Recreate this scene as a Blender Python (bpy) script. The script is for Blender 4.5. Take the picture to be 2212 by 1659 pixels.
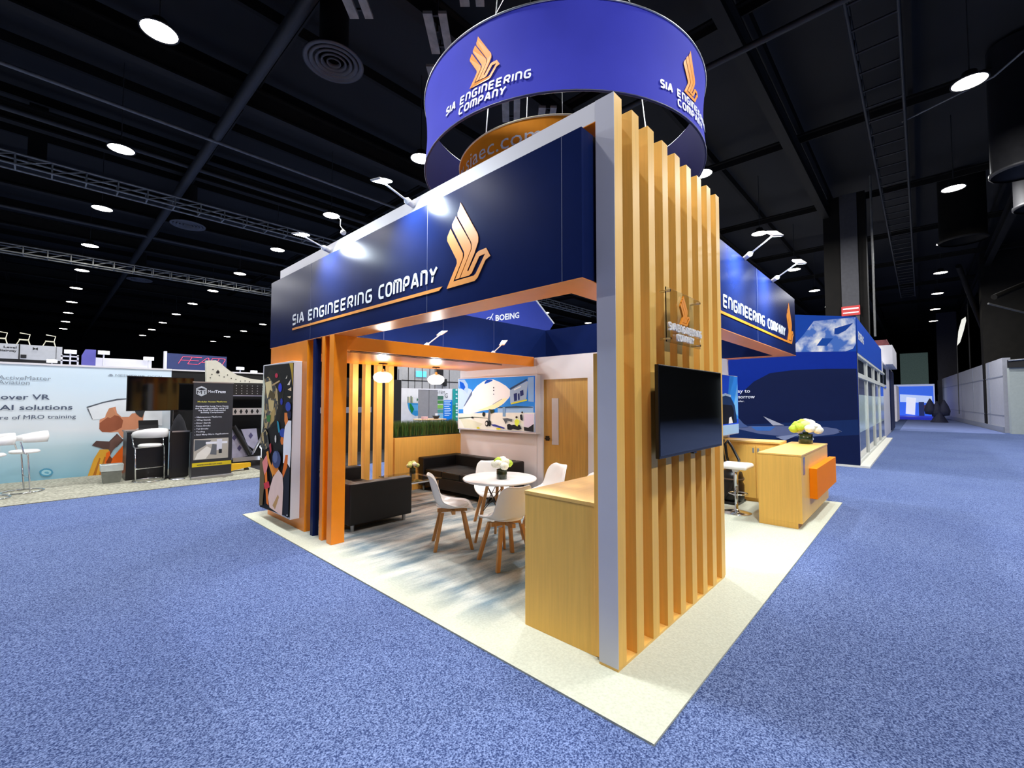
import bpy, math, random
from mathutils import Vector, Matrix
random.seed(7)
for o in list(bpy.data.objects): bpy.data.objects.remove(o, do_unlink=True)
scn = bpy.context.scene
COL = scn.collection
PI = math.pi
# ---------------------------------------------------------------- camera, world, exposure
cd = bpy.data.cameras.new('camera'); cam = bpy.data.objects.new('camera', cd); COL.objects.link(cam)
cam.matrix_world = Matrix(((0.681377553, -0.028904591, -0.731361165, -2.45745),
                           (-0.731931933, -0.026191682, -0.680874175, -1.39455),
                           (0.000524810, 0.999238971, -0.039002617, 1.67), (0, 0, 0, 1)))
cd.sensor_fit = 'HORIZONTAL'; cd.sensor_width = 36.0; cd.lens = 948.85 / 2212 * 36.0
cd.clip_start = 0.05; cd.clip_end = 400
scn.camera = cam
w = bpy.data.worlds.new('hall_air'); scn.world = w; w.use_nodes = True
w.node_tree.nodes['Background'].inputs[0].default_value = (1.0, 1.0, 1.0, 1)
w.node_tree.nodes['Background'].inputs[1].default_value = 0.004
scn.view_settings.view_transform = 'Standard'; scn.view_settings.look = 'None'
scn.view_settings.gamma = 1.0; scn.view_settings.use_curve_mapping = False
scn.view_settings.exposure = 0.12
LAMP_W = 345.0     # each high bay lamp
LAMP_COL = (0.98, 0.98, 1.0)
# ---------------------------------------------------------------- materials
def lin(h):
    c = [int(h[i:i+2], 16) / 255 for i in (0, 2, 4)]
    return tuple(x / 12.92 if x <= .04045 else ((x + .055) / 1.055) ** 2.4 for x in c) + (1,)
MC = {}
def mat(name, col, rough=.5, metal=0, noise=0, nscale=8, bump=0, bscale=200, stretch=None, spec=None, emit=0, trans=0, col2=None, coat=0, ior=None, gen=False):
    if name in MC: return MC[name]
    m = bpy.data.materials.new(name); m.use_nodes = True; nt = m.node_tree; N = nt.nodes; L = nt.links
    b = N['Principled BSDF']; c = lin(col)
    b.inputs['Base Color'].default_value = c; b.inputs['Roughness'].default_value = rough; b.inputs['Metallic'].default_value = metal
    if spec is not None: b.inputs['Specular IOR Level'].default_value = spec
    if ior: b.inputs['IOR'].default_value = ior
    if trans: b.inputs['Transmission Weight'].default_value = trans
    if coat: b.inputs['Coat Weight'].default_value = coat; b.inputs['Coat Roughness'].default_value = .12
    if emit: b.inputs['Emission Color'].default_value = c; b.inputs['Emission Strength'].default_value = emit
    if noise or bump or col2:
        tc = N.new('ShaderNodeTexCoord'); mp = N.new('ShaderNodeMapping'); L.new(tc.outputs['Object'], mp.inputs[0])
        if stretch: mp.inputs['Scale'].default_value = stretch
        if noise or col2:
            n = N.new('ShaderNodeTexNoise'); n.inputs['Scale'].default_value = nscale; n.inputs['Detail'].default_value = 3
            L.new(mp.outputs[0], n.inputs['Vector'])
            r = N.new('ShaderNodeValToRGB'); r.color_ramp.elements[0].position = .32; r.color_ramp.elements[1].position = .68
            L.new(n.outputs[0], r.inputs[0])
            r.color_ramp.elements[0].color = tuple(x * (1 - noise) for x in c[:3]) + (1,)
            r.color_ramp.elements[1].color = lin(col2) if col2 else tuple(min(1, x * (1 + noise)) for x in c[:3]) + (1,)
            L.new(r.outputs[0], b.inputs['Base Color'])
            if emit: L.new(r.outputs[0], b.inputs['Emission Color'])
        if bump:
            n2 = N.new('ShaderNodeTexNoise'); n2.inputs['Scale'].default_value = bscale; L.new(mp.outputs[0], n2.inputs['Vector'])
            bp = N.new('ShaderNodeBump'); bp.inputs['Strength'].default_value = bump; bp.inputs['Distance'].default_value = .01
            L.new(n2.outputs[0], bp.inputs['Height']); L.new(bp.outputs[0], b.inputs['Normal'])
    MC[name] = m; return m
def emat(name, col, s):
    if name in MC: return MC[name]
    m = bpy.data.materials.new(name); m.use_nodes = True; nt = m.node_tree; nt.nodes.clear()
    e = nt.nodes.new('ShaderNodeEmission'); e.inputs[0].default_value = lin(col); e.inputs[1].default_value = s
    o = nt.nodes.new('ShaderNodeOutputMaterial'); nt.links.new(e.outputs[0], o.inputs[0]); MC[name] = m; return m
WOODV = mat('maple_laminate', 'ecba5e', .38, noise=.05, nscale=3, stretch=(14, 14, .7), spec=.22)
WOODH = mat('maple_laminate_top', 'f0c068', .34, noise=.05, nscale=3, stretch=(1, 16, 14), spec=.45)
ORANGE = mat('orange_laminate', 'f58e14', .3, noise=.03, nscale=4, spec=.5)
ORANGEB = mat('bright_orange_panel', 'f5830c', .6, spec=.08)
NAVY = mat('navy_laminate', '12204e', .24, noise=.04, nscale=5, spec=.13, ior=1.25)
NAVYP = mat('navy_sintra', '1a2148', .45)
GREYW = mat('grey_white_laminate', 'c9c8d2', .45, noise=.03, nscale=2)
WHITE = mat('white_panel', 'e4e2e6', .45, noise=.02, nscale=2)
WHITEG = mat('white_gloss_plastic', 'f2f0ec', .22, noise=.01, spec=.5)
CHROME = mat('chrome', 'd8dade', .12, 1, noise=.02)
SILVER = mat('satin_silver', 'b4b6ba', .35, 1, noise=.03)
BLACK = mat('black_plastic', '0c0c0e', .35, noise=.1)
BLACKM = mat('black_matte', '0a0a0b', .8, noise=.15)
LEATHER = mat('black_leatherette', '111113', .45, noise=.12, nscale=6, bump=.12, bscale=260, spec=.4)
SCREEN = mat('dark_screen_glass', '060708', .06, noise=.02, spec=.6)
GLASS = mat('clear_glass', 'ffffff', .03, trans=1, ior=1.45, noise=.001)
ACRYL = mat('clear_acrylic', 'f4faff', .02, trans=1, ior=1.3, noise=.001)
OAK = mat('oak_legs', 'c08a50', .45, noise=.12, nscale=5, stretch=(9, 9, 1))
LETTER = mat('white_vinyl', 'eef2f8', .4, noise=.01)
LOGO = mat('orange_vinyl', 'f0931e', .4, noise=.02)
RINGB = mat('blue_stretch_fabric', '3338ac', .8, noise=.03, nscale=3, bump=.05, bscale=600, spec=.2)
RINGO = mat('orange_stretch_fabric', 'f89a1c', .8, noise=.03, nscale=3, spec=.2)
DARK = mat('dark_painted_steel', '15130f', .7, noise=.2, nscale=3, spec=.2)
DARK2 = mat('darker_painted_steel', '0e0c09', .8, noise=.2, nscale=3, spec=.2)
# ---------------------------------------------------------------- mesh builder
class MB:
    def __init__(s): s.v = []; s.f = []; s.m = []; s.sm = []
    def add(s, vs, fs, mi=0, smooth=False):
        n = len(s.v); s.v += [tuple(p) for p in vs]
        for f in fs: s.f.append(tuple(i + n for i in f)); s.m.append(mi); s.sm.append(smooth)
        return s
    def box(s, x0, x1, y0, y1, z0, z1, mi=0):
        return s.add([(x0,y0,z0),(x1,y0,z0),(x1,y1,z0),(x0,y1,z0),(x0,y0,z1),(x1,y0,z1),(x1,y1,z1),(x0,y1,z1)],
                     [(0,3,2,1),(4,5,6,7),(0,1,5,4),(1,2,6,5),(2,3,7,6),(3,0,4,7)], mi)
    def cyl(s, a, b, r0, r1=None, n=12, mi=0, caps=True, smooth=True):
        a = Vector(a); b = Vector(b); r1 = r0 if r1 is None else r1
        d = (b - a).normalized(); u = d.orthogonal().normalized(); w_ = d.cross(u)
        vs = [a + (u * math.cos(2*PI*i/n) + w_ * math.sin(2*PI*i/n)) * r0 for i in range(n)] + \
             [b + (u * math.cos(2*PI*i/n) + w_ * math.sin(2*PI*i/n)) * r1 for i in range(n)]
        s.add(vs, [(i, (i+1) % n, n + (i+1) % n, n + i) for i in range(n)], mi, smooth)
        if caps:
            s.add(vs[:n], [tuple(reversed(range(n)))], mi); s.add(vs[n:], [tuple(range(n))], mi)
        return s
    def tube(s, pts, r, n=8, mi=0):
        pts = [Vector(p) for p in pts]; k = len(pts); rings = []; u = None
        for i, p in enumerate(pts):
            d = (pts[min(i+1, k-1)] - pts[max(i-1, 0)]).normalized()
            u = d.orthogonal().normalized() if u is None else (u - d * u.dot(d)).normalized()
            w_ = d.cross(u); rings.append([p + (u*math.cos(2*PI*j/n) + w_*math.sin(2*PI*j/n)) * r for j in range(n)])
        vs = [q for rr in rings for q in rr]; fs = []
        for i in range(k-1):
            for j in range(n): fs.append((i*n+j, i*n+(j+1) % n, (i+1)*n+(j+1) % n, (i+1)*n+j))
        s.add(vs, fs, mi, True); s.add(rings[0], [tuple(reversed(range(n)))], mi); s.add(rings[-1], [tuple(range(n))], mi)
        return s
    def lathe(s, prof, c=(0,0,0), n=24, mi=0, sx=1, sy=1, smooth=True):
        k = len(prof); vs = [(c[0] + r*sx*math.cos(2*PI*j/n), c[1] + r*sy*math.sin(2*PI*j/n), c[2] + z) for r, z in prof for j in range(n)]
        s.add(vs, [(i*n+j, i*n+(j+1) % n, (i+1)*n+(j+1) % n, (i+1)*n+j) for i in range(k-1) for j in range(n)], mi, smooth)
        return s
    def prism(s, poly, fr, t, mi=0):     # poly in plane coords, fr(u,v,w)->xyz, thickness t
        n = len(poly); vs = [fr(u, v, t) for u, v in poly] + [fr(u, v, 0) for u, v in poly]
        s.add(vs, [tuple(range(n)), tuple(reversed(range(n, 2*n)))] + [(i, n+i, n+(i+1) % n, (i+1) % n) for i in range(n)], mi); return s
    def face(s, poly, fr, w_=0, mi=0): s.add([fr(u, v, w_) for u, v in poly], [tuple(range(len(poly)))], mi); return s
    def sphere(s, c, r, n=10, mi=0, sz=1, jit=0):
        prof = [(math.sin(PI*i/(n-2)) , -math.cos(PI*i/(n-2))) for i in range(n-1)]
        vs = []; 
        for a, z in prof:
            for j in range(n):
                q = r * (1 + random.uniform(-jit, jit)); vs.append((c[0]+a*q*math.cos(2*PI*j/n), c[1]+a*q*math.sin(2*PI*j/n), c[2]+z*q*sz))
        s.add(vs, [(i*n+j, i*n+(j+1) % n, (i+1)*n+(j+1) % n, (i+1)*n+j) for i in range(n-2) for j in range(n)], mi, True); return s
    def build(s, name, mats, parent=None, world=True, bevel=0, at=None):
        if not isinstance(mats, (list, tuple)): mats = [mats]
        vs = [Vector(p) for p in s.v]; loc = Vector((0,0,0))
        if parent is not None and world:
            off = Vector((0,0,0)); p = parent
            while p: off += p.location; p = p.parent
            vs = [v - off for v in vs]
        elif parent is None and world:
            if at is None:
                xs = [v.x for v in vs]; ys = [v.y for v in vs]; zs = [v.z for v in vs]
                loc = Vector(((min(xs)+max(xs))/2, (min(ys)+max(ys))/2, min(zs)))
            else: loc = Vector(at)
            vs = [v - loc for v in vs]
        me = bpy.data.meshes.new(name); me.from_pydata([tuple(v) for v in vs], [], s.f); 
        for m in mats: me.materials.append(m)
        me.polygons.foreach_set('material_index', s.m); me.polygons.foreach_set('use_smooth', s.sm); me.update()
        o = bpy.data.objects.new(name, me); COL.objects.link(o); o.location = loc
        if parent: o.parent = parent
        if bevel:
            b = o.modifiers.new('bevel', 'BEVEL'); b.width = bevel; b.segments = 2; b.limit_method = 'ANGLE'
        return o
def tag(o, label, cat, group=None, kind=None):
    o['label'] = label; o['category'] = cat
    if group: o['group'] = group
    if kind: o['kind'] = kind
    return o
def thing(name, label, cat, loc=(0,0,0), rz=0, group=None):
    o = bpy.data.objects.new(name, None); COL.objects.link(o); o.location = loc; o.rotation_euler = (0,0,rz); o.empty_display_size = .1
    return tag(o, label, cat, group)
def copy_tree(o, parent=None):
    c = o.copy(); COL.objects.link(c); c.parent = parent
    for ch in [k for k in bpy.data.objects if k.parent == o]: copy_tree(ch, c)
    return c
def struct(o): o['kind'] = 'structure'; return o
def bx(name, d, m, parent=None, bevel=0): return MB().box(*d).build(name, m, parent, bevel=bevel)
# frames: plane facing -X (u = -y), plane facing -Y (u = x), cylinder
def fX(x): return lambda u, v, w_: (x - w_, -u, v)
def fY(y): return lambda u, v, w_: (u, y - w_, v)
def fC(cx, cy, r): return lambda u, v, w_: (cx + (r + w_) * math.cos(u / r), cy + (r + w_) * math.sin(u / r), v)
# ---------------------------------------------------------------- lettering drawn as strokes
def rnd(pts, r, closed=False):
    out = []; n = len(pts)
    for i, p in enumerate(pts):
        if not closed and i in (0, n-1): out.append(Vector(p)); continue
        a = Vector(pts[i-1]); b = Vector(p); c = Vector(pts[(i+1) % n])
        d1 = (a-b); d2 = (c-b); rr = min(r, d1.length*.5, d2.length*.5)
        p0 = b + d1.normalized()*rr; p1 = b + d2.normalized()*rr
        for k in range(5):
            t = k/4; out.append(p0*(1-t)**2 + b*2*t*(1-t) + p1*t*t)
    if closed: out.append(out[0].copy())
    return out
GL = {'S': (.62, [([(1,1),(0,1),(0,.52),(1,.52),(1,0),(0,0)], .25)]), 'I': (0, [([(0,0),(0,1)], 0)]),
 'A': (.8, [([(0,0),(.42,1),(.58,1),(1,0)], .05), ([(.2,.32),(.8,.32)], 0)]), 'E': (.6, [([(1,1),(0,1),(0,0),(1,0)], .05), ([(0,.5),(.9,.5)], 0)]),
 'N': (.62, [([(0,0),(0,1)], 0), ([(0,1),(1,1),(1,0)], .35)]), 'G': (.66, [([(1,1),(0,1),(0,0),(1,0),(1,.5),(.55,.5)], .3)]),
 'R': (.62, [([(0,0),(0,1),(1,1),(1,.45),(0,.45)], .28), ([(.5,.45),(1,0)], 0)]), 'C': (.66, [([(1,1),(0,1),(0,0),(1,0)], .4)]),
 'O': (.72, 'O'), 'M': (.95, [([(0,0),(0,1)], 0), ([(0,1),(1,1),(1,0)], .25), ([(.5,1),(.5,0)], 0)]),
 'P': (.62, [([(0,0),(0,1),(1,1),(1,.42),(0,.42)], .28)]), 'Y': (.74, [([(0,1),(.45,.5),(1,1)], 0), ([(.45,.5),(.35,0)], 0)]),
 'F': (.6, [([(1,1),(0,1),(0,0)], .05), ([(0,.5),(.9,.5)], 0)]), ' ': (.25, [])}
def strokes(mb, fr, text, u0, v0, h, width=None, th=.17, wsc=1.0, gap=.22, t=.004, mi=0, slant=0, w0=.002):
    tk = th*h; adv = 0; items = []
    for ch in text:
        gw, gl = GL[ch]; gw *= wsc; items.append((adv, gw, gl)); adv += gw + th + gap*wsc
    tot = adv - gap*wsc; sc = (width / (tot*h)) if width else 1.0
    for a, gw, gl in items:
        if gl == 'O': gl = [([(0,0),(0,1),(1,1),(1,0)], .42, True)]
        for g in gl:
            pts = [((a + th/2 + p[0]*gw)*h*sc, tk/2 + p[1]*(h-tk)) for p in g[0]]
            closed = len(g) > 2; P = rnd(pts, g[1]*h, closed) if g[1] else [Vector(p) for p in pts]
            n = len(P); Lf = []; Rt = []
            for i, p in enumerate(P):
                if closed: d1 = (P[i]-P[i-1]) if i > 0 else (P[-1]-P[-2]); d2 = (P[i+1]-P[i]) if i < n-1 else (P[1]-P[0])
                else: d1 = P[i]-P[max(i-1,0)]; d2 = P[min(i+1,n-1)]-P[i]
                if d1.length < 1e-9: d1 = d2
                if d2.length < 1e-9: d2 = d1
                n1 = Vector((-d1.y, d1.x)).normalized(); n2 = Vector((-d2.y, d2.x)).normalized(); m_ = (n1+n2)
                m_ = m_.normalized() if m_.length > 1e-6 else n1; k = tk*.5/max(.55, m_.dot(n1))
                Lf.append(p + m_*k); Rt.append(p - m_*k)
            for i in range(n-1):
                q = [Lf[i], Rt[i], Rt[i+1], Lf[i+1]]
                q = [(u0 + x.x + slant*x.y, v0 + x.y) for x in q]
                vs = [fr(x, y, w0+t) for x, y in q] + [fr(x, y, w0) for x, y in q]
                mb.add(vs, [(0,1,2,3), (7,6,5,4)] + [(j, 4+j, 4+(j+1) % 4, (j+1) % 4) for j in range(4)], mi)
    return mb
def ftext(mb, fr, s, u0, v0, size, width=None, align='LEFT', mi=0, w_=.003, bold=0, squeeze=1.0):
    cu = bpy.data.curves.new('tmp', 'FONT'); cu.body = s; cu.size = size; cu.align_x = align; cu.offset = bold; cu.resolution_u = 2
    ob = bpy.data.objects.new('tmp', cu); COL.objects.link(ob); dg = bpy.context.evaluated_depsgraph_get()
    me = bpy.data.meshes.new_from_object(ob.evaluated_get(dg)); vs = [v.co.copy() for v in me.vertices]; fs = [tuple(p.vertices) for p in me.polygons]
    bpy.data.objects.remove(ob, do_unlink=True); bpy.data.meshes.remove(me); bpy.data.curves.remove(cu)
    if not vs: return mb
    k = squeeze
    if width: x0 = min(v.x for v in vs); x1 = max(v.x for v in vs); k = width/(x1-x0)
    mb.add([fr(u0 + v.x*k, v0 + v.y, w_) for v in vs], fs, mi); return mb
BIRD = [[(0.068,.729),(.006,.643),(.006,.597),(.187,.321),(.193,.279),(.174,.244),(0,0),(.509,.004),(.559,.032),(.69,.209),(.766,.237),(.699,.344),(.685,.282),(.528,.087),(.493,.069),(.129,.068),(.297,.318),(.3,.374)],
 [(.168,.856),(.099,.779),(.099,.735),(.319,.391),(.326,.347),(.313,.313),(.163,.087),(.24,.087),(.44,.384),(.441,.44),(.428,.478)],
 [(.254,1),(.234,.938),(.201,.89),(.204,.841),(.449,.472),(.457,.435),(.456,.387),(.256,.087),(.41,.085),(.459,.106),(.587,.274),(.685,.282),(.699,.344),(.578,.337),(.538,.319),(.4,.138),(.378,.149),(.506,.329),(.566,.443),(.568,.499),(.556,.543)]]
def bird(mb, fr, u0, v0, h, t=.004, sx=1, mi=0):
    for P in BIRD:
        P2 = [(u0 + a*h*sx, v0 + b*h) for a, b in P]
        mb.prism(P2, lambda u, v, w_: fr(u, v, w_+.002), t, mi)
    return mb
def art(name, fr, polys, parent, emit=0, rough=.5, special=None, step=.0006, w0=.001):
    mb = MB(); mats = []; idx = {}
    for i, (c, P) in enumerate(polys):
        if c not in idx:
            idx[c] = len(mats)
            if special and c in special: mats.append(special[c])
            else: mats.append(mat('print_%s_%g' % (c, emit), c, .6, emit=emit, noise=.03, nscale=6, spec=.12))
        mb.face(P, fr, w0 + i*step, idx[c])
    return mb.build(name, mats, parent)
# ---------------------------------------------------------------- printed artwork, as flat shapes in wall coordinates
AIR = [
 ('2f8ae8', [(-5.534,2.12),(-3.49,2.109),(-3.492,1.134),(-5.519,1.112)]),
 ('bcd9fb', [(-5.533,1.931),(-5.415,1.92),(-5.286,1.851),(-5.223,1.925),(-5.111,1.89),(-5.159,1.699),(-5.373,1.506),(-5.525,1.504)]),
 ('a9cdf5', [(-5.534,2.107),(-5.339,2.103),(-5.249,2.01),(-5.223,1.883),(-5.26,1.817),(-5.35,1.894),(-5.493,1.939)]),
 ('1460e0', [(-5.494,2.076),(-5.377,2.038),(-5.312,1.952),(-5.363,1.894),(-5.48,1.939)]),
 ('9cc4ee', [(-4.397,1.557),(-3.524,1.58),(-3.524,1.457),(-4.397,1.433)]),
 ('e8ece6', [(-5.525,1.418),(-4.452,1.455),(-3.496,1.472),(-3.496,1.137),(-5.513,1.117)]),
 ('d9dfcc', [(-5.475,1.317),(-5.132,1.302),(-4.794,1.231),(-4.96,1.136),(-5.332,1.137)]),
 ('5e6f60', [(-5.515,1.333),(-5.058,1.362),(-4.655,1.348),(-4.655,1.34),(-5.058,1.345),(-5.514,1.308)]),
 ('eef3f9', [(-5.373,1.531),(-5.247,1.658),(-5.11,1.848),(-4.964,1.969),(-4.798,2.046),(-4.623,2.093),(-4.51,2.077),(-4.343,2.025),(-4.181,1.951),(-4.065,1.865),(-4.05,1.804),(-4.107,1.728),(-4.234,1.628),(-4.397,1.55),(-4.564,1.508),(-4.795,1.489),(-5.01,1.445),(-5.22,1.408),(-5.372,1.43)]),
 ('f3f0c4', [(-4.962,1.486),(-4.725,1.546),(-4.508,1.611),(-4.278,1.713),(-4.139,1.728),(-4.288,1.597),(-4.475,1.525),(-4.61,1.508),(-4.795,1.489)]),
 ('9aa0a8', [(-4.531,1.611),(-4.288,1.715),(-4.28,1.705),(-4.52,1.602)]),
 ('5c6f96', [(-5.361,1.565),(-5.123,1.865),(-5.104,1.848),(-5.11,1.799),(-5.335,1.565)]),
 ('1a58c4', [(-4.745,2.029),(-4.692,2.075),(-4.612,2.087),(-4.532,2.074),(-4.532,2.054),(-4.612,2.029),(-4.75,1.997)]),
 ('3a4450', [(-4.482,1.923),(-4.487,1.912),(-4.498,1.907),(-4.509,1.912),(-4.514,1.923),(-4.509,1.934),(-4.498,1.939),(-4.487,1.934)]),
 ('3a4450', [(-4.482,1.87),(-4.487,1.859),(-4.498,1.854),(-4.509,1.859),(-4.514,1.87),(-4.509,1.881),(-4.498,1.886),(-4.487,1.881)]),
 ('3a4450', [(-4.484,1.8),(-4.488,1.792),(-4.498,1.788),(-4.507,1.792),(-4.511,1.801),(-4.507,1.81),(-4.498,1.813),(-4.488,1.809)]),
 ('9db9d8', [(-4.076,1.872),(-3.662,2.027),(-3.643,2.005),(-3.682,1.704),(-4.065,1.629),(-4.076,1.773)]),
 ('dfe9f2', [(-3.983,1.886),(-3.81,1.942),(-3.805,1.92),(-3.972,1.863)]),
 ('2c4468', [(-4.086,1.903),(-3.672,2.064),(-3.662,2.038),(-4.055,1.872)]),
 ('22306e', [(-3.983,1.803),(-3.901,1.817),(-3.901,1.682),(-3.972,1.667)]),
 ('22306e', [(-3.83,1.846),(-3.751,1.874),(-3.741,1.778),(-3.82,1.756)]),
 ('22306e', [(-3.881,1.802),(-3.84,1.812),(-3.835,1.697),(-3.871,1.689)]),
 ('d8dc40', [(-4.055,1.637),(-3.663,1.704),(-3.663,1.678),(-4.044,1.61)]),
 ('8db6e4', [(-3.643,2.085),(-3.504,2.095),(-3.505,1.653),(-3.634,1.667)]),
 ('34506c', [(-4.386,1.557),(-3.921,1.584),(-3.529,1.573),(-3.529,1.559),(-4.386,1.538)]),
 ('7ea6cf', [(-4.256,1.559),(-4.191,1.559),(-4.191,1.391),(-4.255,1.389)]),
 ('33402c', [(-4.599,1.516),(-4.475,1.509),(-4.486,1.454),(-4.564,1.429)]),
 ('69717a', [(-4.621,1.523),(-4.581,1.516),(-4.598,1.294),(-4.655,1.292)]),
 ('20282a', [(-4.719,1.418),(-4.724,1.396),(-4.739,1.379),(-4.759,1.373),(-4.78,1.378),(-4.795,1.394),(-4.801,1.416),(-4.795,1.439),(-4.78,1.455),(-4.76,1.461),(-4.739,1.456),(-4.724,1.44)]),
 ('1c2024', [(-4.557,1.252),(-4.562,1.223),(-4.578,1.202),(-4.6,1.193),(-4.621,1.2),(-4.637,1.22),(-4.643,1.249),(-4.637,1.278),(-4.622,1.299),(-4.6,1.307),(-4.578,1.3),(-4.563,1.28)]),
 ('1c2024', [(-4.62,1.246),(-4.627,1.216),(-4.646,1.194),(-4.672,1.185),(-4.698,1.192),(-4.717,1.213),(-4.724,1.242),(-4.717,1.272),(-4.698,1.294),(-4.672,1.303),(-4.646,1.296),(-4.627,1.275)]),
 ('e6e8e6', [(-4.658,1.244),(-4.661,1.227),(-4.671,1.215),(-4.683,1.21),(-4.696,1.214),(-4.705,1.226),(-4.709,1.242),(-4.705,1.259),(-4.696,1.272),(-4.684,1.277),(-4.671,1.273),(-4.662,1.261)]),
 ('20282a', [(-5.04,1.35),(-5.052,1.337),(-5.083,1.331),(-5.113,1.335),(-5.126,1.348),(-5.113,1.361),(-5.083,1.367),(-5.052,1.362)]),
 ('3d4494', [(-4.564,1.232),(-4.452,1.236),(-4.191,1.184),(-4.212,1.16),(-4.507,1.202)]),
 ('e4dcf2', [(-3.731,1.446),(-3.505,1.45),(-3.505,1.27),(-3.625,1.215),(-3.732,1.225)]),
 ('2a2c33', [(-3.732,1.218),(-3.625,1.208),(-3.505,1.277),(-3.506,1.141),(-3.722,1.152)]),
 ('23272c', [(-4.138,1.24),(-4.086,1.264),(-4.023,1.236),(-3.982,1.245),(-3.821,1.244),(-3.781,1.179),(-3.861,1.157),(-3.993,1.17),(-4.044,1.149),(-4.127,1.156)]),
 ('5a6066', [(-4.255,1.351),(-4.128,1.362),(-4.003,1.342),(-4.023,1.297),(-4.128,1.316),(-4.17,1.246),(-4.212,1.313)]),
 ('dcf05a', [(-3.952,1.321),(-3.901,1.353),(-3.841,1.332),(-3.831,1.295),(-3.881,1.219),(-3.941,1.247)]),
 ('3a2c22', [(-3.873,1.383),(-3.881,1.368),(-3.901,1.362),(-3.921,1.367),(-3.929,1.382),(-3.921,1.397),(-3.901,1.404),(-3.881,1.398)]),
 ('2b3038', [(-3.821,1.429),(-3.771,1.438),(-3.751,1.357),(-3.761,1.32),(-3.811,1.348)]),
 ('3a2c22', [(-3.744,1.471),(-3.751,1.459),(-3.766,1.453),(-3.781,1.458),(-3.788,1.471),(-3.781,1.483),(-3.766,1.489),(-3.751,1.484)]),
 ('d8d428', [(-4.858,1.152),(-4.872,1.14),(-4.906,1.134),(-4.94,1.138),(-4.954,1.148),(-4.94,1.161),(-4.906,1.167),(-4.872,1.163)]),
 ('d8d428', [(-4.287,1.161),(-4.306,1.148),(-4.352,1.141),(-4.399,1.144),(-4.418,1.155),(-4.399,1.168),(-4.352,1.175),(-4.306,1.172)]),
]
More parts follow.
